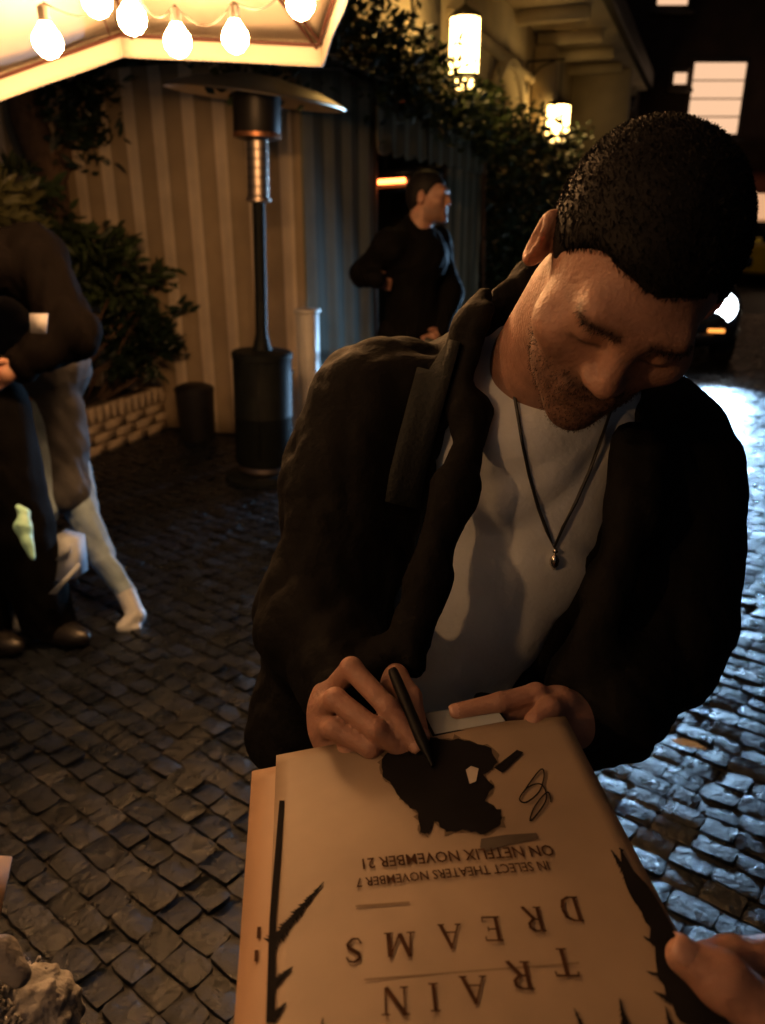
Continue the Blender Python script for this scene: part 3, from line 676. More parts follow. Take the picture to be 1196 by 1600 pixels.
bulbs = [((75, 66), 1.85, 'leftmost glowing bulb under the canopy'), ((152, 2), 1.8, 'glowing bulb at the top edge above the canopy corner'), ((207, 30), 1.9, 'glowing bulb beside the canopy hip seam, upper left'), ((278, 66), 1.98, 'glowing bulb left of centre along the canopy valance'), ((368, 60), 2.02, 'glowing bulb right of centre along the canopy valance'), ((470, 6), 1.9, 'glowing bulb near the right corner of the canopy')]
B_R = .035
bp_ = [W(*a, z) for a, z, _ in bulbs]
def bulb(p, label):
    root = empty('string_bulb', p, label, 'light bulb', 'bulbs strung under the canopy'); p = np.asarray(p)
    autosmooth(MB().lathe(p, [(.004, -B_R), (B_R * .55, -B_R * .82), (B_R * .93, -B_R * .35), (B_R, 0), (B_R * .93, B_R * .4), (B_R * .6, B_R * .85), (.012, B_R * 1.25)], 12).build('glass', m_bulb, root), 80)
    autosmooth(MB().lathe(p + np.array((0, 0, B_R * 1.2)), [(.014, 0), (.015, .03), (.008, .036)], 10).build('socket', m_sock, root)); return root
for p, (_, _, l) in zip(bp_, bulbs): bulb(p, l)
extra = [np.array((-1.30, .80, 1.92)), np.array((-1.05, -.40, 1.82))]  # unseen bulbs added beyond the frame to light the man and poster
for p, l in zip(extra, ('added bulb out of view on the left, level with the poster', 'added bulb out of view behind the left edge, nearest the camera')): bulb(p, l)
mb = MB(); zz = np.array((0, 0, B_R * 1.2 + .04))
def swag(a, b, s=.05): return [a + (b - a) * k / 8 - np.array((0, 0, s * math.sin(math.pi * k / 8))) for k in range(9)]
for a, b in ((bp_[0], bp_[2]), (bp_[2], bp_[3]), (bp_[3], bp_[4]), (bp_[4], bp_[5]), (bp_[1], bp_[2]), (bp_[1], extra[0]), (extra[0], extra[1])): mb.tube(swag(a + zz, b + zz), .0025, 5)
tag(mb.build('light_string_wire', m_sock), 'thin dark wire joining the bulbs under the canopy', 'wire')

# ================================================================== POSTERS
FL, FR, NL, NR = W(432, 1180, .745), W(884, 1119, .715), W(414, 1600, .470), W(1142, 1600, .462)
def patch(u, v, dz=0.0):
    p = FL * (1 - u) * (1 - v) + FR * u * (1 - v) + NL * (1 - u) * v + NR * u * v
    return p + np.array((0, 0, .006 * math.sin(math.pi * u) * (1 - .4 * v) - .004 * math.sin(2.2 * v) + dz))
def uv_of(px, py):
    u, v = .5, .5
    for _ in range(25):
        x, y, _z = proj(patch(u, v)); e = 1e-3
        xu, yu, _ = proj(patch(u + e, v)); xv, yv, _ = proj(patch(u, v + e))
        J = np.array(((xu - x, xv - x), (yu - y, yv - y))) / e; du = np.linalg.solve(J, (px - x, py - y)); u += du[0]; v += du[1]
    return u, v
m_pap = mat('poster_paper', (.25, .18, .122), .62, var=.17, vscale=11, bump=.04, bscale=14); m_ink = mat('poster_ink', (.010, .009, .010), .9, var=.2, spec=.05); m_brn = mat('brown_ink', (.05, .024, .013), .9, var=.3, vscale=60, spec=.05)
pvm = 1.42
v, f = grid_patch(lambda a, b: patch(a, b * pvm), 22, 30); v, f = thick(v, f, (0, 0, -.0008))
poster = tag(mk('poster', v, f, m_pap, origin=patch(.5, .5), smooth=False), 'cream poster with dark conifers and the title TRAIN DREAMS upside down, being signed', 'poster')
def under(u, w):
    p = patch(u, w, -.007 - .004 * (1 - u)); return p
uL = uv_of(393, 1188)[0]; uB = uv_of(364, 1598)[0]
v, f = grid_patch(lambda a, b: under((uL + (uB - uL) * b * 1.3) * (1 - a) + .96 * a, b * pvm + .008), 16, 24); v, f = thick(v, f, (0, 0, -.0008))
p2 = tag(mk('poster', v, f, mat('poster_paper_under', (.29, .175, .10), .62, var=.12, vscale=8), origin=under(.3, .5)), 'second tan poster sheet showing along the left beneath the signed one', 'poster')
def flat(name, poly_uv, m, lift=.0012, parent=None, und=False):
    """printed shape, polygon in poster coordinates, triangulated as a fan of strips"""
    from mathutils.geometry import tessellate_polygon
    tri = tessellate_polygon([[Vector((a, b, 0)) for a, b in poly_uv]])
    fn = (lambda a, b: under(a, b) + np.array((0, 0, lift))) if und else (lambda a, b: patch(a, b, lift))
    return mk(name, [fn(a, b) for a, b in poly_uv], [tuple(t) for t in tri], m, parent or poster)
def pxpoly(pts): return [uv_of(*p) for p in pts]
# title letters: strokes in a unit box
ST = {'T': [[(.5, .02), (.5, .97), .17], [(.06, .95), (.94, .95), .08], [(.07, .80), (.1, .98), .07], [(.93, .80), (.9, .98), .07], [(.3, .03), (.7, .03), .06]],
      'I': [[(.5, .02), (.5, .98), .18], [(.28, .03), (.72, .03), .06], [(.28, .97), (.72, .97), .06]],
      'R': [[(.25, .02), (.25, .98), .17], [(.08, .03), (.45, .03), .06], [(.08, .96), (.55, .96), .07], [(.55, .96), (.75, .85), .12], [(.75, .88), (.76, .65), .15], [(.76, .68), (.55, .52), .12], [(.25, .52), (.58, .52), .07], [(.5, .52), (.92, .03), .16], [(.82, .03), (1.0, .03), .06]],
      'A': [[(.08, .02), (.5, .98), .07], [(.47, .98), (.9, .02), .17], [(.24, .34), (.74, .34), .06], [(-.04, .03), (.24, .03), .06], [(.72, .03), (1.04, .03), .06]],
      'N': [[(.14, .02), (.14, .98), .07], [(.12, .98), (.86, .02), .18], [(.88, .02), (.88, .98), .07], [(-.02, .03), (.3, .03), .06], [(-.04, .97), (.24, .97), .06], [(.72, .97), (1.04, .97), .06]],
      'D': [[(.22, .02), (.22, .98), .17], [(.06, .96), (.5, .96), .07], [(.06, .04), (.5, .04), .07], [(.48, .97), (.78, .82), .11], [(.76, .85), (.88, .5), .16], [(.88, .5), (.76, .15), .16], [(.78, .18), (.48, .03), .11]],
      'E': [[(.26, .02), (.26, .98), .17], [(.08, .96), (.85, .96), .07], [(.08, .04), (.88, .04), .07], [(.26, .52), (.68, .52), .06], [(.84, .8), (.84, .98), .06], [(.87, .03), (.9, .24), .06], [(.67, .42), (.67, .62), .06]],
      'M': [[(.1, .02), (.16, .98), .07], [(.14, .98), (.5, .05), .16], [(.5, .05), (.84, .98), .07], [(.84, .98), (.9, .02), .17], [(-.05, .03), (.25, .03), .06], [(.74, .03), (1.06, .03), .06]],
      'S': [[(.82, .76), (.70, .93), .08], [(.72, .92), (.45, .97), .08], [(.47, .97), (.22, .83), .12], [(.22, .85), (.24, .64), .15], [(.23, .67), (.72, .40), .17], [(.72, .43), (.80, .22), .15], [(.80, .25), (.55, .04), .12], [(.57, .04), (.28, .06), .08], [(.3, .05), (.15, .26), .08]]}
def letter(ch, px, py, wpx, hpx, m=m_brn):
    u0, v0 = uv_of(px, py); u1, _ = uv_of(px + wpx / 2, py - wpx * .03); _, v1 = uv_of(px, py + hpx / 2); hw = abs(u1 - u0); hh = abs(v1 - v0); V_ = []; F_ = []
    for (a, b, t) in ST[ch]:
        a = np.array(a); b = np.array(b); d = (b - a) / (np.linalg.norm(b - a) + 1e-9); nrm = np.array((-d[1], d[0])) * t / 2
        k = len(V_)
        for q in (a + nrm, a - nrm, b - nrm, b + nrm): V_.append(patch(u0 - (q[0] - .5 + (q[1] - .5) * .12) * 2 * hw, v0 + (q[1] - .5) * 2 * hh, .0012 + .00004 * len(F_)))
        F_.append((k, k + 1, k + 2, k + 3))
    o = mk('letter', V_, F_, m, poster); return o
for ch, x, y in (('N', 618, 1566), ('I', 679, 1560), ('A', 741, 1549), ('R', 814, 1526), ('T', 882, 1506)): letter(ch, x, y, 40 if ch != 'I' else 34, 46)
for ch, x, y in (('S', 553, 1487), ('M', 625, 1478), ('A', 704, 1465), ('E', 769, 1453), ('R', 835, 1438), ('D', 892, 1422)): letter(ch, x, y, 34 if ch != 'M' else 44, 40)
def smalltext(txt, pa, pb, hpx, m):
    cu = bpy.data.curves.new('caption', 'FONT'); cu.body = txt; cu.resolution_u = 2; cu.offset = .012
    o = bpy.data.objects.new('caption', cu); C.objects.link(o); dg = bpy.context.evaluated_depsgraph_get(); me = bpy.data.meshes.new_from_object(o.evaluated_get(dg)); bpy.data.objects.remove(o)
    co = np.array([v_.co[:] for v_ in me.vertices]); fs = [tuple(p.vertices) for p in me.polygons]; mx_ = co[:, 0].max()
    (ua, va), (ub, vb) = uv_of(*pa), uv_of(*pb); _, vh = uv_of(pb[0], pb[1] + hpx); hh = abs(vh - vb)
    V_ = [patch(ub + (ua - ub) * c_[0] / mx_, vb + (va - vb) * c_[0] / mx_ + (c_[1]) / .73 * hh, .0012) for c_ in co]
    return mk('caption', V_, fs, m, poster)
smalltext('ON NETFLIX NOVEMBER 21', (566, 1344), (862, 1322), 18, m_brn)
smalltext('IN SELECT THEATERS NOVEMBER 7', (556, 1375), (856, 1347), 15, m_brn)
for (a, b, h_) in (((570, 1531), (905, 1505), 2.5), ((556, 1416), (640, 1410), 3)):
    flat('rule_line', pxpoly([a, b, (b[0], b[1] + h_), (a[0], a[1] + h_)]), mat('faint_ink', (.17, .12, .08), .9, spec=.05), .001)
rb_ = np.random.default_rng(17)
def ragged(pts, amp=3.0, n=5):
    out = []
    for a, b in zip(pts, pts[1:] + pts[:1]):
        for k in range(n): out.append((a[0] + (b[0] - a[0]) * k / n + rb_.normal(0, amp), a[1] + (b[1] - a[1]) * k / n + rb_.normal(0, amp * .8)))
    return out
def conifer(root, tip, width, seed, m=m_ink, n=24):
    r = np.random.default_rng(seed); a = np.array(root, float); b = np.array(tip, float); d = b - a; L = np.linalg.norm(d); d /= L; nr_ = np.array((-d[1], d[0])); left = []; right = []
    for k in range(n):
        t = k / n; w = width * (1 - t) ** .8 * r.uniform(.6, 1.15); left += [a + d * L * t + nr_ * w, a + d * L * (t + .05) + nr_ * w * .45]; w = width * (1 - t) ** .8 * r.uniform(.6, 1.15); right += [a + d * L * t - nr_ * w, a + d * L * (t + .05) - nr_ * w * .45]
    return left + [b] + right[::-1]
tl_ = 0
for (a, b, w_) in (((424, 1478), (506, 1380), 15), ((422, 1545), (458, 1512), 13), ((424, 1595), (448, 1568), 12), ((1000, 1400), (955, 1330), 15), ((1040, 1465), (985, 1400), 16), ((1060, 1500), (1005, 1465), 14), ((1085, 1545), (1010, 1520), 16), ((1110, 1600), (1022, 1552), 20), ((985, 1640), (968, 1562), 15), ((925, 1640), (897, 1578), 12), ((500, 1650), (505, 1592), 12), ((1060, 1650), (1040, 1575), 14)):
    tl_ += 1; flat('printed_conifer', pxpoly(conifer(a, b, w_, tl_)), m_ink, .0011 + .00003 * tl_)
flat('dark_edge', pxpoly(ragged([(966, 1328), (978, 1332), (1062, 1472), (1143, 1604), (1062, 1604), (1030, 1530), (1015, 1455), (985, 1395)], 2.2, 5)), m_ink, .0017)
flat('dark_edge', pxpoly([(437, 1252), (445, 1252), (432, 1440), (430, 1600), (416, 1600), (421, 1440)]), m_ink, .0010)  # narrow dark strip down the left edge of the sheet
for (x, y) in ((404, 1440), (400, 1476)): flat('spine_mark', pxpoly([(x - 3, y - 8), (x + 3, y - 8), (x + 2, y + 10), (x - 4, y + 10)]), m_brn, .0012, p2, True)
blob = [(596, 1186), (618, 1160), (650, 1150), (690, 1158), (725, 1156), (768, 1172), (778, 1192), (756, 1212), (770, 1232), (758, 1252), (782, 1268), (786, 1288), (760, 1304), (728, 1298), (700, 1302), (680, 1285), (668, 1306), (656, 1302), (655, 1272), (632, 1254), (612, 1228), (598, 1212)]
bc_ = np.mean(np.array(blob, float), 0); soft = [tuple(bc_ + (np.array(q) - bc_) * 1.03) for q in blob]
flat('printed_shade', pxpoly(ragged(soft, 3.0, 5)), mat('shade_ink', (.13, .095, .065), .9, spec=.05), .0008)
flat('printed_figure', pxpoly(ragged(blob, 1.6, 4)), m_ink, .0011)
flat('printed_figure', pxpoly([(752, 1312), (790, 1306), (838, 1303), (842, 1312), (800, 1320), (760, 1332), (750, 1326)]), mat('soft_ink', (.05, .035, .025), .6), .0011)
flat('printed_figure', pxpoly([(772, 1202), (808, 1174), (818, 1178), (785, 1210)]), m_ink, .0018)
flat('printed_speck', pxpoly([(728, 1206), (736, 1200), (748, 1204), (744, 1224), (734, 1228)]), mat('pale_ink', (.42, .36, .30), .6), .0022)
sp_ = [(800, 1268), (818, 1240), (838, 1212), (848, 1204), (850, 1218), (842, 1240), (822, 1256), (812, 1250), (826, 1232), (846, 1228), (854, 1250), (838, 1276), (828, 1284), (836, 1262), (856, 1240), (862, 1258), (872, 1268)]
pts = []
SP = np.array(sp_, float)
for i in range(1, len(SP) - 2):
    for k in range(6):
        t = k / 6; p_ = .5 * (2 * SP[i] + (SP[i + 1] - SP[i - 1]) * t + (2 * SP[i - 1] - 5 * SP[i] + 4 * SP[i + 1] - SP[i + 2]) * t * t + (3 * SP[i] - SP[i - 1] - 3 * SP[i + 1] + SP[i + 2]) * t ** 3)
        pts.append(patch(*uv_of(*p_), .0016))
MB().tube(pts, .0006, 5).build('signature', m_ink, poster)

# ================================================================== THE SIGNING MAN
skin = mat('skin', (.35, .185, .13), .55, var=.17, vscale=45, bump=.20, bscale=240, attr='beard', acol=(.085, .045, .032), Subsurface_Weight=.12, Subsurface_Scale=.02)
m_hair = mat('dark_hair', (.007, .006, .0055), .65, var=.3, vscale=60, spec=.2); m_jac = mat('black_jacket', (.0065, .006, .006), .75, var=.25, vscale=10, bump=.25, bscale=90, spec=.09)
m_tee = mat('grey_tshirt', (.66, .70, .74), .85, var=.06, vscale=16, bump=.12, bscale=160, spec=.2)
m_trs = mat('dark_trousers', (.014, .014, .018), .8, var=.2)
def head_sdf():
    fs = [ell((0, .015, .035), (.077, .096, .088)), ell((0, -.032, -.03), (.062, .062, .088)), ell((0, -.045, -.078), (.046, .046, .036)), ell((0, -.082, -.104), (.02, .018, .016)),
          cap((-.034, -.084, .022), (.034, -.084, .022), .0135), ell((.05, -.058, -.022), (.024, .026, .02)), ell((-.05, -.058, -.022), (.024, .026, .02))]
    core = union(fs, .028)
    def f(p):
        d = core(p)
        for s in (-1, 1): d = smax(d, -ell((s * .033, -.103, .001), (.020, .016, .013))(p), .014)
        for s in (-1, 1): d = smin(d, ell((s * .032, -.078, .001), (.0155, .0135, .0115))(p), .004)
        d = smin(d, cap((0, -.090, .014), (0, -.108, -.029), .0085, .0115)(p), .012)
        for s in (-1, 1): d = smin(d, ell((s * .012, -.098, -.033), (.0085, .011, .008))(p), .008)
        d = smin(d, cap((-.021, -.088, -.0605), (.021, -.088, -.0605), .0065)(p), .010); d = smin(d, cap((-.017, -.087, -.0715), (.017, -.087, -.0715), .0075)(p), .008)
        d = smax(d, -cap((-.022, -.0985, -.066), (.022, -.0985, -.066), .0022)(p), .004)
        for s in (-1, 1):
            Re = rotz(s * .45) @ np.array(((1, 0, 0), (0, .98, -.2), (0, .2, .98)))
            e = smax(ell((s * .083, .016, -.004), (.012, .021, .034), Re)(p), -ell((s * .094, .010, .0), (.010, .012, .022), Re)(p), .005); d = smin(d, e, .008)
        d = smin(d, cap((0, .03, -.05), (0, .055, -.20), .056, .06)(p), .03)
        return d
    return f
HD = head_sdf()
# head placement: crown-ward axis, face-ward axis
HC = W(980, 432, .66)
up_img = np.array((0, math.sin(PITCH), math.cos(PITCH))); fw = np.array((0, math.cos(PITCH), -math.sin(PITCH))); rt = np.array((1.0, 0, 0))
def head_frame(roll, pitch, yaw):
    """roll clockwise in the picture, pitch = bowing toward the camera, yaw toward picture right; returns columns x,y,z (face = -y)"""
    z = up_img * math.cos(pitch) - fw * math.sin(pitch); face = -fw * math.cos(pitch) - up_img * math.sin(pitch)
    x = np.cross(-face, z); R = np.stack((x, -face, z), 1)
    q = Quaternion(Vector(R[:, 2]), yaw); R = np.array(q.to_matrix()) @ R
    q = Quaternion(Vector(fw), roll); return np.array(q.to_matrix()) @ R
RHd = head_frame(math.radians(27), math.radians(60), math.radians(12)); HS = .94
if np.linalg.det(RHd) < 0: RHd[:, 0] *= -1
def head_w(p): return HD((p - HC.astype(np.float32)) @ RHd.astype(np.float32) / HS) * HS
hl2w = lambda q: HC + RHd @ (np.asarray(q) * HS)
neckA, neckB = hl2w((0, .04, -.08)), W(850, 610, .93)
shR, shL = W(592, 645, .935), W(1040, 728, .925)
elR, wrR = W(497, 965, .90), W(548, 1085, .795)
elL, wrL = W(1040, 985, .90), W(925, 1118, .80)
chest, belly, pelvis = np.array((.165, .94, 1.19)), np.array((.11, .93, 1.03)), np.array((.06, .95, .87))
body_w = union([head_w, cap(neckA, neckB, .056, .062), cap(neckB, chest, .07, .11)], .03)
V1 = nets(body_w, np.minimum(HC - .17, chest - .13), np.maximum(HC + .17, chest + .2), .0034)
def P(x, y, z): return W(x, y, z)
def hand(wrist, palm, fingers, thumb, fr=(.0112, .0105, .0098, .0085), k=.005, extra=None):
    fs = [cap(wrist, palm[0], .026, .024), union([cap(palm[0], q, .020, .017) for q in palm[1:]], .012)]
    core = union(fs, .016); fg = [chain(fp, fr[:len(fp)] if len(fp) <= 4 else fr, .004) for fp in fingers] + [chain(thumb, (.016, .0125, .0115, .010)[:len(thumb)], .005)]
    def f(p):
        d = core(p); d2 = fg[0](p)
        for g_ in fg[1:]: d2 = smin(d2, g_(p), .0028)
        return smin(d, d2, .008)
    return f
rf = [[P(517, 1082, .772), P(549, 1044, .742), P(606, 1105, .716), P(648, 1160, .706)], [P(507, 1108, .768), P(524, 1092, .728), P(588, 1140, .706), P(634, 1178, .712)],
      [P(508, 1136, .768), P(524, 1138, .724), P(580, 1168, .712), P(612, 1176, .735)], [P(518, 1160, .768), P(546, 1174, .732), P(585, 1186, .724), P(606, 1182, .742)]]
rth = [P(566, 1110, .785), P(618, 1058, .765), P(640, 1090, .738), P(654, 1146, .712)]
HRf = hand(wrR, [P(548, 1118, .785), rf[0][0], rf[1][0], rf[2][0], rf[3][0], P(600, 1150, .775), P(580, 1165, .77)], rf, rth)
lf = [[P(872, 1098, .765), P(838, 1084, .752), P(782, 1098, .742), P(716, 1112, .74)], [P(880, 1112, .768), P(840, 1104, .755), P(796, 1112, .75), P(762, 1120, .752)],
      [P(890, 1126, .772), P(850, 1126, .775), P(815, 1134, .78), P(790, 1140, .785)], [P(900, 1138, .775), P(868, 1145, .782), P(845, 1152, .788), P(828, 1156, .79)]]
lth = [P(905, 1120, .775), P(880, 1100, .755), P(858, 1108, .735), P(835, 1128, .722)]
HLf = hand(wrL, [P(908, 1122, .785), lf[0][0], lf[1][0], lf[2][0], lf[3][0]], lf, lth)
def bbox(ps, m): ps = np.array(ps); return ps.min(0) - m, ps.max(0) + m
V2 = nets(HRf, *bbox([wrR] + sum(rf, []) + rth, .035), .0022); V3 = nets(HLf, *bbox([wrL] + sum(lf, []) + lth, .035), .0022)
hipR, hipL = pelvis + (-.09, 0, 0), pelvis + (.09, 0, 0)
ftR, ftL = np.array((-.06, 1.0, .08)), np.array((.22, 1.02, .08)); knR, knL = np.array((-.05, .95, .48)), np.array((.18, .95, .48))
V4 = nets(union([cap(chest, belly, .11, .105), cap(belly, pelvis, .105, .12), cap(hipR, knR, .08, .055), cap(knR, ftR, .052, .036), cap(hipL, knL, .08, .055), cap(knL, ftL, .052, .036),
                 cap(shR, elR, .045, .038), cap(elR, wrR, .036, .027), cap(shL, elL, .045, .038), cap(elL, wrL, .036, .027), cap(shR, shL, .05)], .03), (-.22, .6, .02), (.5, 1.2, 1.42), .011)
Vb, Qb = joinvq([V1, V2, V3, V4])
ql = (Vb - HC) @ RHd / HS
inh = (np.linalg.norm(ql - np.array((0, -.03, 0)), axis=1) < .16)
beard = np.clip((-.030 - ql[:, 2]) / .03, 0, 1) * np.clip((.012 - ql[:, 1]) / .03, 0, 1) * .8 * inh * (ql[:, 2] > -.125)
brow = np.exp(-((ql[:, 2] - .021 - .06 * (.033 - np.abs(ql[:, 0])) * 0) / .006) ** 2) * np.clip((-.070 - ql[:, 1]) / .01, 0, 1) * (np.abs(np.abs(ql[:, 0]) - .034) < .022) * inh
stub = np.exp(-((ql[:, 2] + .052) / .007) ** 2) * (np.abs(ql[:, 0]) < .03) * np.clip((-.075 - ql[:, 1]) / .01, 0, 1) * inh          # moustache
lash = np.exp(-((ql[:, 2] + .0055) / .0022) ** 2) * (np.abs(np.abs(ql[:, 0]) - .032) < .015) * np.clip((-.078 - ql[:, 1]) / .008, 0, 1) * inh
beard = np.clip(beard * (.85 + .35 * np.sin(ql[:, 0] * 900) * np.sin(ql[:, 2] * 1100)), 0, 1); beard = np.maximum.reduce([beard, brow, .95 * stub, .9 * lash]); hairy = np.maximum.reduce([beard * (lash < .2), brow, stub])
man = tag(mk('person', Vb, Qb, skin, origin=(.08, .98, 0), smooth=True, attr=('beard', beard)), 'man in black jacket and grey t-shirt bending his head to sign a poster', 'person')
# stubble, moustache and brows as short hairs
r = np.random.default_rng(13); hv = np.nonzero(hairy[:len(V1[0])] > .25)[0]; pick = hv[r.integers(0, len(hv), 7000)]; keep = r.uniform(size=7000) < hairy[pick]; pick = pick[keep]
bq = Vb[pick] + r.normal(0, .0012, (len(pick), 3)); ol = ql[pick] - np.array((0, .0, -.02)); ol /= np.linalg.norm(ol, axis=1)[:, None]; dd = (ol * .5 + np.array((0, 0, -.7)) + r.normal(0, .3, ol.shape)); dd /= np.linalg.norm(dd, axis=1)[:, None]; dd = dd @ RHd.T
ln_ = (.0022 + .0045 * np.maximum(brow, stub)[pick])[:, None]; sd = np.cross(dd, r.normal(size=dd.shape)); sd /= np.linalg.norm(sd, axis=1)[:, None]
mk('stubble', np.stack((bq - sd * .0003, bq + sd * .0003, bq + dd * ln_), 1).reshape(-1, 3), np.arange(len(pick) * 3).reshape(-1, 3), m_hair, man)['kind'] = 'stuff'
# hair: cap following the skull plus short strands
def hair_l(p):
    cr = union([ell((0, .017, .039), (.082, .100, .088)), ell((0, .058, -.01), (.068, .058, .068))], .03)(p)
    x, y, z = p[:, 0], p[:, 1], p[:, 2]
    hl = .049 - .9 * np.clip(y + .055, 0, .05) * 1.55 - .55 * np.clip(y - .0, 0, 1)          # hairline height from brow to nape
    hl = hl + .012 * np.clip(np.abs(x) / .06, 0, 1) * (y < -.02)
    d = smax(cr, hl - z, .012)
    return d + .0007 * (np.sin(90 * x + 30 * y) * np.sin(70 * y + 40 * z) + .7 * np.sin(160 * x + 9) * np.sin(150 * z + 60 * y))
def hair_w(p): return hair_l((p - HC.astype(np.float32)) @ RHd.astype(np.float32) / HS) * HS
Vh, Qh = nets(hair_w, HC - .16, HC + .16, .004)
r = np.random.default_rng(3); tri = Vh[Qh[r.integers(0, len(Qh), 42000)]]; w4 = r.dirichlet((1, 1, 1, 1), 42000)[:, :, None]; hp_ = (tri * w4).sum(1)
nh = np.cross(tri[:, 2] - tri[:, 0], tri[:, 3] - tri[:, 1]); nh /= np.linalg.norm(nh, axis=1)[:, None] + 1e-9
lp = (hp_ - HC) @ RHd / HS; outw = lp - np.array((0, .02, .02)); outw /= np.linalg.norm(outw, axis=1)[:, None]
sw_ = np.stack((-.2 * np.sign(lp[:, 0]), -.55 + 0 * lp[:, 0], -.1 - .5 * (lp[:, 2] < .06)), 1)
dloc = outw * .22 + sw_ * 1.0 + r.normal(size=lp.shape) * .2; dloc /= np.linalg.norm(dloc, axis=1)[:, None]; dw = dloc @ RHd.T
Ls = (r.uniform(.004, .0095, 42000) * (1 - .5 * (lp[:, 2] < .03)))[:, None]; sd = np.cross(dw, r.normal(size=dw.shape)); sd /= np.linalg.norm(sd, axis=1)[:, None]
b0 = hp_ - dw * .003; SV = np.stack((b0 - sd * .0004, b0 + sd * .0004, b0 + dw * Ls * .6 + sd * .0003, b0 + dw * Ls - outw @ RHd.T * .002), 1).reshape(-1, 3)
SQ = np.arange(42000 * 4).reshape(-1, 4)
Vj, Qj = joinvq([(Vh, Qh), (SV, SQ)]); mk('hair', Vj, Qj, m_hair, man, smooth=True)
# t-shirt
tee_core = union([cap(chest + (0.01, -.02, .07), chest + (0, -.01, -.05), .11, .115), cap(chest + (0, -.01, -.05), belly, .115, .11), cap(belly, pelvis + (0, 0, .03), .11, .12), cap(shR * .75 + shL * .25, shL * .75 + shR * .25, .05)], .05)
ft = folds(.007, 26, 4, (1, .8, .35), 4); ft2 = folds(.017, 11, 6, (1, .8, .5), 3)
def tee(p): return tee_core(p) - .004 + ft(p) + ft2(p)
mk('t_shirt', *nets(tee, (-.16, .68, .84), (.45, 1.14, 1.44), .0065), m_tee, man, smooth=True)
m_nail = mat('nail', (.50, .29, .22), .3, var=.05)
def nail(tip, prev, up, rad, parent):
    tip = np.asarray(tip); d = tip - np.asarray(prev); d /= np.linalg.norm(d); u = np.asarray(up, float); u -= d * (u @ d); u /= np.linalg.norm(u); x = np.cross(d, u); v_ = []
    for j in range(5):
        for i in range(5):
            a = (i - 2) / 2 * .95; l = (j - 2) / 2; w = math.cos(l * .9) ** .5; v_.append(tip + d * (l * rad * .75 + rad * .25) + (x * math.sin(a) * w + u * math.cos(a)) * (rad * 1.03 - .0006 * l * l))
    v_, f_ = thick(np.array(v_), [(j * 5 + i, j * 5 + i + 1, (j + 1) * 5 + i + 1, (j + 1) * 5 + i) for j in range(4) for i in range(4)], -u * .0008)
    return mk('nail', v_, f_, m_nail, parent, smooth=True)
for fg_ in rf[:3]: nail(fg_[3], fg_[2], (-.3, -1, .4), .0085, man)
nail(rth[3], rth[2], (.6, -.6, .6), .0098, man)
for fg_ in lf[:2]: nail(fg_[3], fg_[2], (0, -.5, 1), .0085, man)
# trousers and shoes
trf = union([cap(pelvis + (-.06, 0, .03), pelvis + (.06, 0, .03), .135), cap(hipR, knR, .10, .075), cap(knR, ftR + (0, 0, .02), .072, .065), cap(hipL, knL, .10, .075), cap(knL, ftL + (0, 0, .02), .072, .065)], .03); fo3 = folds(.006, 22, 8)
mk('trousers', *nets(lambda p: trf(p) + fo3(p), (-.25, .75, .06), (.42, 1.15, 1.08), .011), m_trs, man, smooth=True)
for q in (ftR, ftL): mk('shoe', *nets(union([ell(q + (0, -.05, -.035), (.05, .13, .045)), cap(q + (0, .02, -.02), q + (0, .02, .03), .045)], .02), q - (.1, .25, .085), q + (.1, .15, .1), .008), mat('black_shoe', (.012, .011, .011), .35), man, smooth=True)
# jacket: torso, sleeves, stand collar, open front
JT = union([cap(shR + (.05, 0, -.015), shL + (-.05, 0, -.015), .074), cap(chest + (0, .03, .05), chest + (0, .02, -.08), .148, .15), cap(chest + (0, .02, -.08), pelvis + (0, .01, .06), .15, .16), rbox(chest * .5 + pelvis * .5 + (0, .02, 0), (.182, .13, .21), .10),
            cap(shR, W(535, 760, .93), .076, .07), cap(shL, W(1052, 850, .93), .076, .074), cap(W(505, 1000, .96), W(478, 1140, .985), .06, .068)], .045)
SLR = chain([shR, elR, wrR + (.0, .01, 0)], (.074, .064, .047), .03); SLL = chain([shL, elL, wrL + (.012, .012, 0)], (.074, .068, .053), .03)
COL = chain([W(742, 640, .835), W(770, 520, .85), W(838, 462, .925), W(960, 520, .97), W(1022, 640, .90), W(1000, 715, .84), W(982, 770, .82)], (.026, .031, .033, .033, .030, .027, .022), .04)
LAP = union([chain([W(742, 640, .83), W(715, 760, .80), W(672, 900, .79), W(630, 1020, .79)], (.016, .015, .016, .02), .03), chain([W(1000, 700, .82), W(985, 800, .81), W(950, 920, .80), W(900, 1050, .80)], (.026, .019, .018, .02), .03)], .02)
fj = folds(.0065, 24, 11, (1, 1, .5), 5); fj2 = folds(.003, 60, 12, (1, 1, .7), 4)
ctop, cbot = W(872, 640, .83), W(742, 1070, .83)
def jacket(p):
    d = smin(JT(p), COL(p), .05)
    t = (p[:, 2] - cbot[2]) / (ctop[2] - cbot[2]); xc = cbot[0] + (ctop[0] - cbot[0]) * t; hw = .098 + .006 * t
    dx = (np.abs(p[:, 0] - xc) - hw); carve = np.maximum(dx, p[:, 1] - .93)
    d = smax(d, -carve, .022)
    d = smin(d, LAP(p), .02)
    # hollow: keep the neck and chest free
    d = smax(d, -union([cap(neckA, neckB, .066, .075), cap(neckB, chest + (0, -.02, .05), .075, .10)], .02)(p), .02)
    d = smin(d, smin(SLR(p), SLL(p), .01), .035)
    zlow = p[:, 2]; amp = 1 + .8 * np.clip((1.15 - zlow) / .2, 0, 1)
    return d + (fj(p) + fj2(p)) * amp
jac = mk('jacket', *nets(jacket, (-.27, .52, .80), (.56, 1.22, 1.50), .0058), m_jac, man, smooth=True)
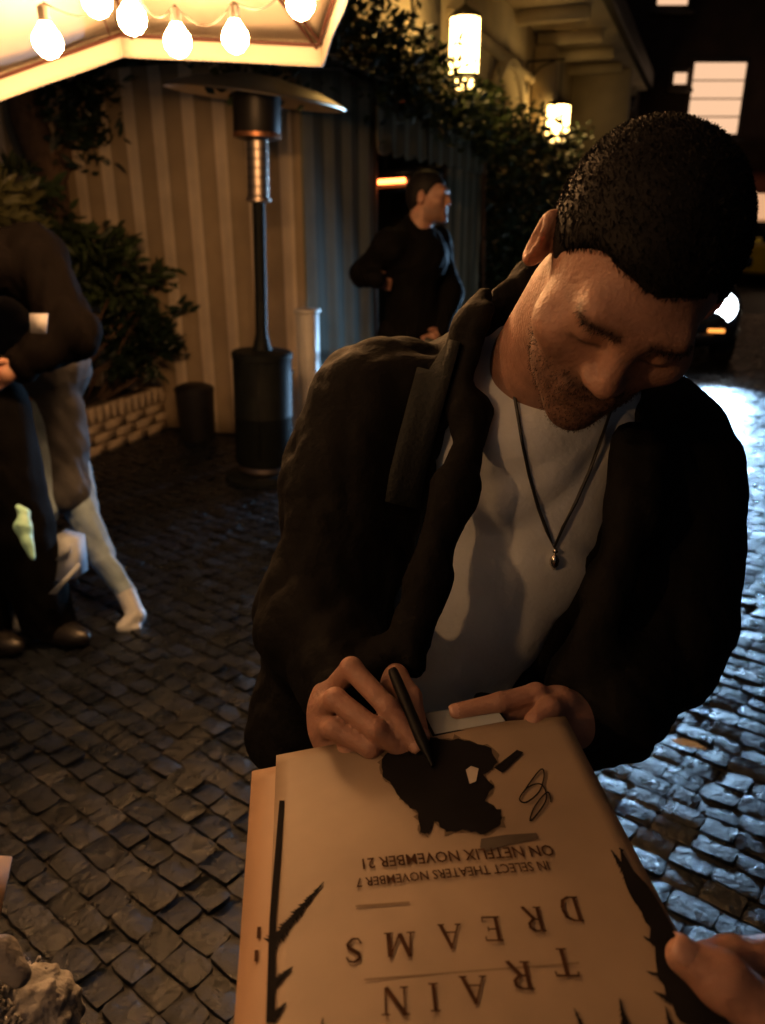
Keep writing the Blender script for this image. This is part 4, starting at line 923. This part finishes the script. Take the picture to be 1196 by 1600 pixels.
# cuffs
for w_, e_ in ((wrR, elR), (wrL, elL)):
    d = (w_ - e_); d /= np.linalg.norm(d); mk('cuff', *nets(lambda p, w_=w_, d=d: smax(cap(w_ - d * .035, w_ + d * .004, .046, .043)(p), -cap(w_ - d * .05, w_ + d * .06, .034)(p), .008), w_ - .1, w_ + .1, .0045), m_jac, jac, smooth=True)
# shoulder strap, necklace
m_strap = mat('dark_webbing', (.024, .026, .025), .8, var=.15, bump=.3, bscale=200, spec=.2)
sl_ = [(694, 528), (680, 580), (664, 640), (648, 700), (636, 750), (630, 790)]; sv = []
for (x, y) in sl_:
    for k in range(4): sv.append(march(jacket, x - 28 + 18 * k, y + (k - 1.5) * 4, off=.009))
sf = [(j * 4 + i, j * 4 + i + 1, (j + 1) * 4 + i + 1, (j + 1) * 4 + i) for j in range(len(sl_) - 1) for i in range(3)]
sv, sf = thick(sv, sf, (0, .011, -.003)); mk('shoulder_strap', sv, sf, m_strap, man, smooth=True)
nk = [(798, 575), (802, 606), (808, 640), (816, 690), (828, 745), (842, 795), (855, 830), (866, 856)]; nk2 = [(866, 856), (880, 824), (900, 785), (922, 735), (942, 680), (955, 640), (960, 610)]
ncap = union([cap(neckA, neckB, .056, .062), cap(neckB, chest, .07, .11)], .03)
cov = lambda p: np.minimum(tee(p), ncap(p))
nkp = [march(cov, *q, off=.004) for q in nk] + [march(cov, *q, off=.005) for q in nk2[1:]]
nko = MB().tube(nkp, .0019, 6).build('necklace', mat('black_cord', (.008, .008, .008), .5), man)
pp = march(tee, 867, 872, off=.006)
MB().lathe(pp + np.array((0, 0, -.006)), [(.001, -.008), (.005, -.002), (.0055, .004), (.003, .009), (.001, .011)], 12).build('pendant', mat('pale_metal', (.75, .68, .6), .2, metal=1), nko, smooth=True)
MB().lathe(pp + np.array((0, 0, .008)), [(.001, -.003), (.0035, 0), (.001, .004)], 10).build('bead', MATS['pale_metal'], nko, smooth=True)
# marker pen
mt, mtip = W(613, 1046, .742), patch(*uv_of(676, 1200), .002); md = mtip - mt; ml_ = np.linalg.norm(md)
zq = Vector(md).to_track_quat('Z', 'Y'); Rm = np.array(zq.to_matrix())
pen = empty('marker_pen', mtip, 'black marker pen held in the signing hand', 'pen')
m_pen = mat('pen_black', (.006, .006, .007), .5, spec=.2)
autosmooth(MB().lathe(mt, [(.004, 0), (.005, .003), (.0055, .02), (.0055, ml_ * .75), (.005, ml_ * .8)], 16, Rm).build('barrel', m_pen, pen))
autosmooth(MB().lathe(mt, [(.005, ml_ * .8), (.003, ml_ * .9), (.0015, ml_)], 16, Rm).build('nib', m_pen, pen))
# grey slab phone lying between the hands
q4 = [W(658, 1128, .755), W(772, 1112, .757), W(794, 1142, .722), W(676, 1164, .720)]
q4 = [q + np.array((0, 0, .010)) for q in q4]
ph = empty('phone', sum(q4) / 4, 'grey slab phone with black edge lying between his two hands', 'phone')
n_ = np.cross(q4[1] - q4[0], q4[3] - q4[0]); n_ /= np.linalg.norm(n_); n_ = n_ if n_[2] > 0 else -n_
v = np.array(q4 + [q - n_ * .009 for q in q4]); f = [(0, 1, 2, 3), (7, 6, 5, 4), (0, 4, 5, 1), (1, 5, 6, 2), (2, 6, 7, 3), (3, 7, 4, 0)]
mk('case', v, f, m_pen, ph); ctrq = sum(q4) / 4; s4 = [ctrq + (q - ctrq) * .93 + n_ * .0006 for q in q4]; mk('screen', s4, [(0, 1, 2, 3)], mat('phone_screen', (.34, .37, .38), .25, var=.05), ph)

# ================================================================== PHOTOGRAPHER'S HAND, LEFT-CORNER THINGS
vt = [W(1290, 1690, .47), W(1200, 1592, .474), W(1128, 1532, .478), W(1068, 1494, .482)]
vi = [W(1290, 1535, .505), W(1205, 1496, .505), W(1140, 1492, .50), W(1082, 1500, .492)]; vi2 = [W(1300, 1575, .52), W(1215, 1538, .52), W(1160, 1535, .515), W(1110, 1545, .505)]
vw = W(1420, 1760, .50)
vh_ = union([cap(vw, W(1310, 1640, .50), .034, .034), cap(W(1310, 1640, .50), vi[0], .030, .019), cap(W(1310, 1640, .50), vi2[0], .03, .018)], .02); vf = [chain(vt, (.021, .0185, .0165, .011), .006), chain(vi, (.0165, .0125, .0115, .0095), .005), chain(vi2, (.0155, .0115, .010, .009), .005)]
def vhand(p):
    d = vh_(p)
    for g_ in vf: d = smin(d, g_(p), .006)
    return d
tag(mk('hand', *nets(vhand, *bbox(vt + vi + vi2 + [vw], .045), .0028), skin, smooth=True), 'bare hand pinching the right edge of the poster from the lower right', 'hand')
nail(vt[3], vt[2], (-.25, -.1, 1), .0115, bpy.data.objects['hand'])
lp_ = GP(1075, 1163, .018); lfv = [(-.05, 0, 0), (-.02, .016, .004), (.02, .014, .006), (.055, 0, .002), (.02, -.013, .003), (-.02, -.015, .001)]
v = np.array(lfv) @ rotz(-.5).T + lp_; v, f = thick(v, [(0, 1, 2, 3, 4, 5)], (0, 0, -.0012)); tag(mk('fallen_leaf', v, f, mat('pale_leaf', (.42, .40, .34), .5)), 'single pale leaf lying on the wet cobbles at right', 'leaf')
# neighbour's paper corner and fleece sleeve at the lower left
a_, b_, c_, d_ = W(-90, 1330, .62), W(19, 1338, .60), W(-2, 1440, .56), W(-120, 1450, .57)
v, f = thick(np.array((a_, b_, c_, d_)), [(0, 1, 2, 3)], (0, 0, -.002)); tag(mk('paper_sheet', v, f, MATS['poster_paper_under']), 'tan paper corner poking in at the left edge', 'paper')
sl0, sl1 = W(-130, 1760, .60), W(52, 1592, .62)
m_fl = mat('grey_fleece', (.36, .34, .32), .95, var=.35, vscale=60, bump=.6, bscale=120)
fz = folds(.008, 90, 41, (1, 1, 1), 6)
slv = empty('fleece_sleeve', (sl0 + sl1) / 2, 'fuzzy grey fleece sleeve at the bottom left corner', 'sleeve')
mk('fabric', *nets(lambda p: cap(sl0, sl1, .050, .034)(p) + fz(p), *bbox([sl0, sl1], .09), .0032), m_fl, slv, smooth=True)
r = np.random.default_rng(9); th = r.uniform(0, 6.28, 3200); tt = r.uniform(0, 1.05, 3200); ax = (sl1 - sl0) / np.linalg.norm(sl1 - sl0); e_a = np.cross(ax, (0, 0, 1)); e_a /= np.linalg.norm(e_a); e_b = np.cross(ax, e_a); mb = MB()
for a, t in zip(th, tt):
    rad_ = .050 - .016 * t; o_ = sl0 + (sl1 - sl0) * t + (math.cos(a) * e_a + math.sin(a) * e_b) * rad_; nrm = math.cos(a) * e_a + math.sin(a) * e_b; cu_ = r.normal(size=3) * .0035
    mb.tube([o_, o_ + nrm * .007 + cu_ * .5, o_ + nrm * .010 + cu_ + ax * .004, o_ + nrm * .005 + cu_ * 1.5], .0018, 4)
o = mb.build('fleece_pile', m_fl, slv); o['kind'] = 'stuff'
fin = [W(-60, 1500, .60), W(0, 1492, .59), W(30, 1524, .585)]
mk('cuff_roll', *nets(chain(fin, (.016, .013, .009), .005), *bbox(fin, .03), .003), mat('pale_cloth', (.24, .22, .21), .9, bump=.5, bscale=90), slv, smooth=True)

# ================================================================== BACKGROUND PEOPLE
m_blackc = mat('black_cloth', (.003, .0028, .003), .85, var=.2, bump=.2, bscale=60, spec=.08)
def small_head(c, yaw, pitch=0.0, s=1.0):
    R = rotz(yaw) @ np.array(((1, 0, 0), (0, math.cos(pitch), -math.sin(pitch)), (0, math.sin(pitch), math.cos(pitch))))
    return (lambda p: HD(((p - np.asarray(c, np.float32)) @ R.astype(np.float32)) / s) * s), R
# doorman at the tent, facing picture right
D0 = np.array((.165, 4.25, 0)); hc_ = np.array((.235, 4.22, 1.60)); hf, Rh = small_head(hc_, math.radians(68))
nb_ = D0 + (.0, .02, 1.42); shA, shB = D0 + (-.13, -.12, 1.37), D0 + (.12, .14, 1.38); pel = D0 + (.0, .05, .92)
eA, wA = W(566, 428, 4.12), W(588, 436, 3.92); eB, wB = D0 + (.20, .05, 1.12), D0 + (.15, -.04, .93)
lA, lB = [D0 + (-.09, .04, .9), D0 + (-.10, .03, .48), D0 + (-.11, .06, .07)], [D0 + (.09, .06, .9), D0 + (.11, .05, .48), D0 + (.13, .08, .07)]
bf = union([hf, cap(hc_ + (-.02, .01, -.07), nb_, .055, .06), cap(nb_, pel, .08, .11), cap(shA, eA, .045, .038), cap(eA, wA, .036, .028), cap(shB, eB, .045, .038), cap(eB, wB, .036, .028)] + [chain(l, (.075, .05, .036), .02) for l in (lA, lB)], .025)
def dhand(w, d):
    d = np.asarray(d, float); d /= np.linalg.norm(d); s_ = np.cross(d, (0, 0, 1)); s_ /= np.linalg.norm(s_); u_ = np.cross(s_, d); fs = [cap(w, w + d * .06, .024, .03)]
    for k in range(4): b = w + d * .065 + u_ * (.024 - .016 * k); fs.append(chain([b, b + d * .035 + s_ * .006, b + d * .055 + s_ * .022], (.0085, .008, .007), .004))
    fs.append(chain([w + d * .02 + u_ * .02, w + d * .045 + u_ * .042, w + d * .075 + u_ * .05], (.011, .0095, .008), .004)); return union(fs, .006)
Vd = [nets(bf, D0 + (-.4, -.35, 0), D0 + (.5, .35, 1.78), .011), nets(union([hf, cap(hc_ + (-.02, .01, -.07), nb_, .055, .06)], .02), hc_ - (.15, .15, .16), hc_ + (.15, .15, .16), .0045), nets(dhand(wA, (.45, .85, -.3)), wA - .13, wA + .13, .004), nets(dhand(wB, (-.6, -.5, -.3)), wB - .13, wB + .13, .004)]
Vb, Qb = joinvq(Vd); doorman = tag(mk('person', Vb, Qb, skin, origin=D0, smooth=True, attr=('beard', np.clip((1.565 - Vb[:, 2]) / .03, 0, 1) * np.clip((Vb[:, 2] - 1.47) / .02, 0, 1) * .6 * (Vb[:, 0] > .2))), 'man dressed in black standing before the tent doorway, head turned right', 'person')
mk('hair', *nets(lambda p: hair_l((p - hc_.astype(np.float32)) @ Rh.astype(np.float32)), hc_ - .15, hc_ + .15, .005), m_hair, doorman, smooth=True)
fdm = folds(.009, 20, 51)
jd = union([cap(shA, shB, .075), cap(nb_ + (0, 0, -.06), pel + (0, 0, -.02), .13, .145), cap(D0 + (-.03, .0, 1.3), D0 + (.04, .0, 1.3), .135), cap(shA, eA, .068, .058), cap(eA, wA, .056, .044), cap(shB, eB, .068, .058), cap(eB, wB, .064, .046), cap(nb_ + (0, 0, -.01), nb_ + (.01, 0, .045), .075, .068)], .04)
mk('jacket', *nets(lambda p: jd(p) + fdm(p), D0 + (-.42, -.36, .72), D0 + (.48, .38, 1.55), .010), m_blackc, doorman, smooth=True)
tz = union([chain(l, (.105, .078, .062), .03) for l in (lA, lB)], .03); mk('trousers', *nets(lambda p: tz(p) + .5 * fdm(p), D0 + (-.25, -.2, .05), D0 + (.3, .25, 1.0), .012), m_blackc, doorman, smooth=True)
for l in (lA, lB): mk('shoe', *nets(ell(l[2] + (.06, -.03, -.02), (.14, .055, .05), rotz(-.35)), l[2] - (.16, .16, .07), l[2] + (.24, .16, .08), .01), MATS['black_shoe'], doorman, smooth=True)
# person in black coat at the left edge
A0 = np.array((-1.40, 2.48, 0)); hA = A0 + (-.17, -.02, 1.62); hfA, RhA = small_head(hA, math.radians(60), .2)
sA, sB = W(52, 405, 2.62), W(-75, 420, 2.5); eL_, wL_ = W(112, 520, 2.60), W(34, 570, 2.50); e2_, w2_ = W(-170, 560, 2.4), W(-75, 520, 2.42)
pA = A0 + (0, 0, .92); ll = [[A0 + (-.07, 0, .9), A0 + (-.06, 0, .48), A0 + (-.08, .04, .07)], [A0 + (.09, .06, .9), A0 + (.12, .06, .48), A0 + (.14, .10, .07)]]
bfA = union([hfA, cap(hA + (0, 0, -.08), A0 + (-.1, 0, 1.42), .055), cap(A0 + (-.1, 0, 1.4), pA, .09, .11), cap(sA, eL_, .045, .038), cap(eL_, wL_, .036, .028), cap(sB, e2_, .045, .038), cap(e2_, w2_, .036, .028)] + [chain(l, (.075, .05, .036), .02) for l in ll], .025)
hdA = wL_ - eL_; Vd = [nets(bfA, A0 + (-.5, -.35, 0), A0 + (.55, .4, 1.8), .012), nets(dhand(wL_, hdA), wL_ - .13, wL_ + .13, .004), nets(dhand(w2_, w2_ - e2_), w2_ - .13, w2_ + .13, .004)]
Vb, Qb = joinvq(Vd); pa = tag(mk('person', Vb, Qb, skin, origin=A0, smooth=True, attr=('beard', np.zeros(len(Vb)))), 'person in black coat and trousers cut off by the left edge', 'person')
mk('hair', *nets(lambda p: hair_l((p - hA.astype(np.float32)) @ RhA.astype(np.float32)), hA - .15, hA + .15, .006), m_hair, pa, smooth=True)
fA = folds(.016, 17, 61, (1, 1, .4)); m_coat = mat('brown_black_coat', (.0032, .0024, .0023), .9, var=.25, bump=.2, bscale=50, spec=.05)
ja = union([cap(sA, sB, .10), cap(A0 + (-.06, 0, 1.3), pA, .18, .17), cap(sA, eL_, .088, .078), cap(eL_, wL_, .075, .052), cap(sB, e2_, .085, .07), cap(e2_, w2_, .066, .05)], .05)
mk('coat', *nets(lambda p: ja(p) + fA(p), A0 + (-.55, -.4, .74), A0 + (.6, .45, 1.62), .011), m_coat, pa, smooth=True)
ta = union([chain(l, (.125, .105, .095), .03) for l in ll], .03); mk('trousers', *nets(lambda p: ta(p) + .5 * fA(p), A0 + (-.3, -.25, .05), A0 + (.35, .3, 1.05), .012), m_blackc, pa, smooth=True)
for l in ll: mk('shoe', *nets(ell(l[2] + (.05, -.03, -.02), (.14, .055, .05), rotz(-.35)), l[2] - (.16, .16, .07), l[2] + (.24, .16, .08), .01), MATS['black_shoe'], pa, smooth=True)
ca = [W(46, 490, 2.36), W(75, 490, 2.37), W(72, 522, 2.36), W(48, 520, 2.35)]; v, f = thick(np.array(ca), [(0, 1, 2, 3)], (0, .004, 0)); tag(mk('card', v, f, mat('dim_card', (.30, .30, .33), .6)), 'small white card held against the black coat', 'card')
bgp = [W(28, 792, 2.28), W(38, 802, 2.28), W(36, 822, 2.27), W(42, 845, 2.27), W(52, 872, 2.27)]
gb = mk('plastic_bag', *nets(lambda p: chain(bgp, (.008, .010, .020, .014, .008), .02)(p) + folds(.004, 60, 71)(p), *bbox(bgp, .05), .004), mat('mint_plastic', (.38, .72, .60), .4, var=.15), smooth=True); tag(gb, 'pale mint green twisted plastic bag hanging in front of black trousers', 'bag')
# person in grey coat and pale jeans, striding away behind
B0 = np.array((-1.30, 3.05, 0)); hipB = W(82, 610, 3.02); kB, aB = W(128, 800, 3.05), W(197, 926, 3.10); toe = W(213, 962, 3.04); k2, a2 = W(52, 800, 2.95), W(40, 955, 2.98)
shb, hdB = W(-30, 430, 2.95), W(-85, 330, 2.9); shb2 = W(5, 440, 3.1); hfB, RhB = small_head(hdB, math.radians(95), .5)
bB = union([hfB, cap(hdB, shb, .055), cap(shb, hipB, .10, .11), chain([hipB, kB, aB], (.060, .034, .020), .02), chain([hipB + (-.05, -.05, 0), k2, a2], (.075, .05, .036), .02), chain([shb2, W(60, 540, 3.1), W(70, 640, 3.0)], (.045, .036, .028), .02)], .025)
Vb, Qb = nets(bB, *bbox([hdB, hipB, kB, aB, a2, shb2], .16), .013); pb = tag(mk('person', Vb, Qb, skin, origin=B0, smooth=True, attr=('beard', np.zeros(len(Vb)))), 'person in grey coat and pale blue jeans striding, trailing leg stretched back', 'person')
mk('hair', *nets(lambda p: hair_l((p - hdB.astype(np.float32)) @ RhB.astype(np.float32)), hdB - .15, hdB + .15, .006), m_hair, pb, smooth=True)
fB = folds(.015, 22, 66, (1, 1, .35)); m_jean = mat('pale_jeans', (.24, .34, .44), .8, var=.15, vscale=14, bump=.15, bscale=140); m_gcoat = mat('grey_coat', (.055, .055, .06), .85, var=.15, bump=.2, bscale=80)
jb = union([chain([W(112, 735, 3.04), kB, W(160, 868, 3.08), aB], (.072, .058, .045, .036), .02), chain([hipB + (-.05, -.05, -.05), k2, a2], (.09, .075, .055), .03)], .03)
mk('jeans', *nets(lambda p: jb(p) + .7 * fB(p), *bbox([hipB, kB, aB, a2, k2], .14), .008), m_jean, pb, smooth=True)
cb_ = union([cap(shb, hipB + (0, 0, .1), .14, .15), chain([W(80, 600, 3.0), W(98, 690, 3.02), W(108, 770, 3.02)], (.105, .085, .078), .03), chain([shb2, W(60, 540, 3.1), W(70, 640, 3.0)], (.07, .06, .05), .03)], .04)
mk('coat', *nets(lambda p: cb_(p) + fB(p), *bbox([shb, hipB, W(108, 770, 3.02), shb2], .2), .011), m_gcoat, pb, smooth=True)
mk('shoe', *nets(union([cap(aB, toe + (0, 0, .0), .038, .036), cap(toe, toe + (-.035, -.06, -.018), .034, .026), rbox(toe + (-.012, -.02, -.028), (.03, .05, .012), .008, rotz(.4))], .015), *bbox([aB, toe], .2), .006), mat('white_shoe', (.38, .42, .46), .5), pb, smooth=True)
mk('shoe', *nets(ell(a2 + (-.04, -.03, -.02), (.13, .055, .05)), a2 - .18, a2 + .18, .01), mat('white_shoe', (.38, .42, .46), .5), pb, smooth=True)
wb_ = empty('paper_bag', W(100, 925, 2.8), 'white paper bag with a hanging strap beside the striding leg', 'bag')
m_wpb = mat('white_paper', (.36, .42, .50), .7)
v = np.array([W(85, 838, 2.8), W(116, 846, 2.8), W(121, 903, 2.78), W(84, 908, 2.78)]); v, f = thick(v, [(0, 1, 2, 3)], (.015, .07, .0)); mk('body', v, f, m_wpb, wb_)
v = np.array([W(85, 876, 2.77), W(114, 846, 2.77), W(110, 862, 2.77), W(98, 875, 2.77)]); v, f = thick(v, [(0, 1, 2, 3)], (0, .004, 0)); mk('flap', v, f, m_wpb, wb_)
v = np.array([W(122, 880, 2.75), W(126, 884, 2.75), W(88, 929, 2.75), W(76, 928, 2.75)]); v, f = thick(v, [(0, 1, 2, 3)], (0, .004, 0)); mk('strap', v, f, m_wpb, wb_)
bpy.context.view_layer.update()
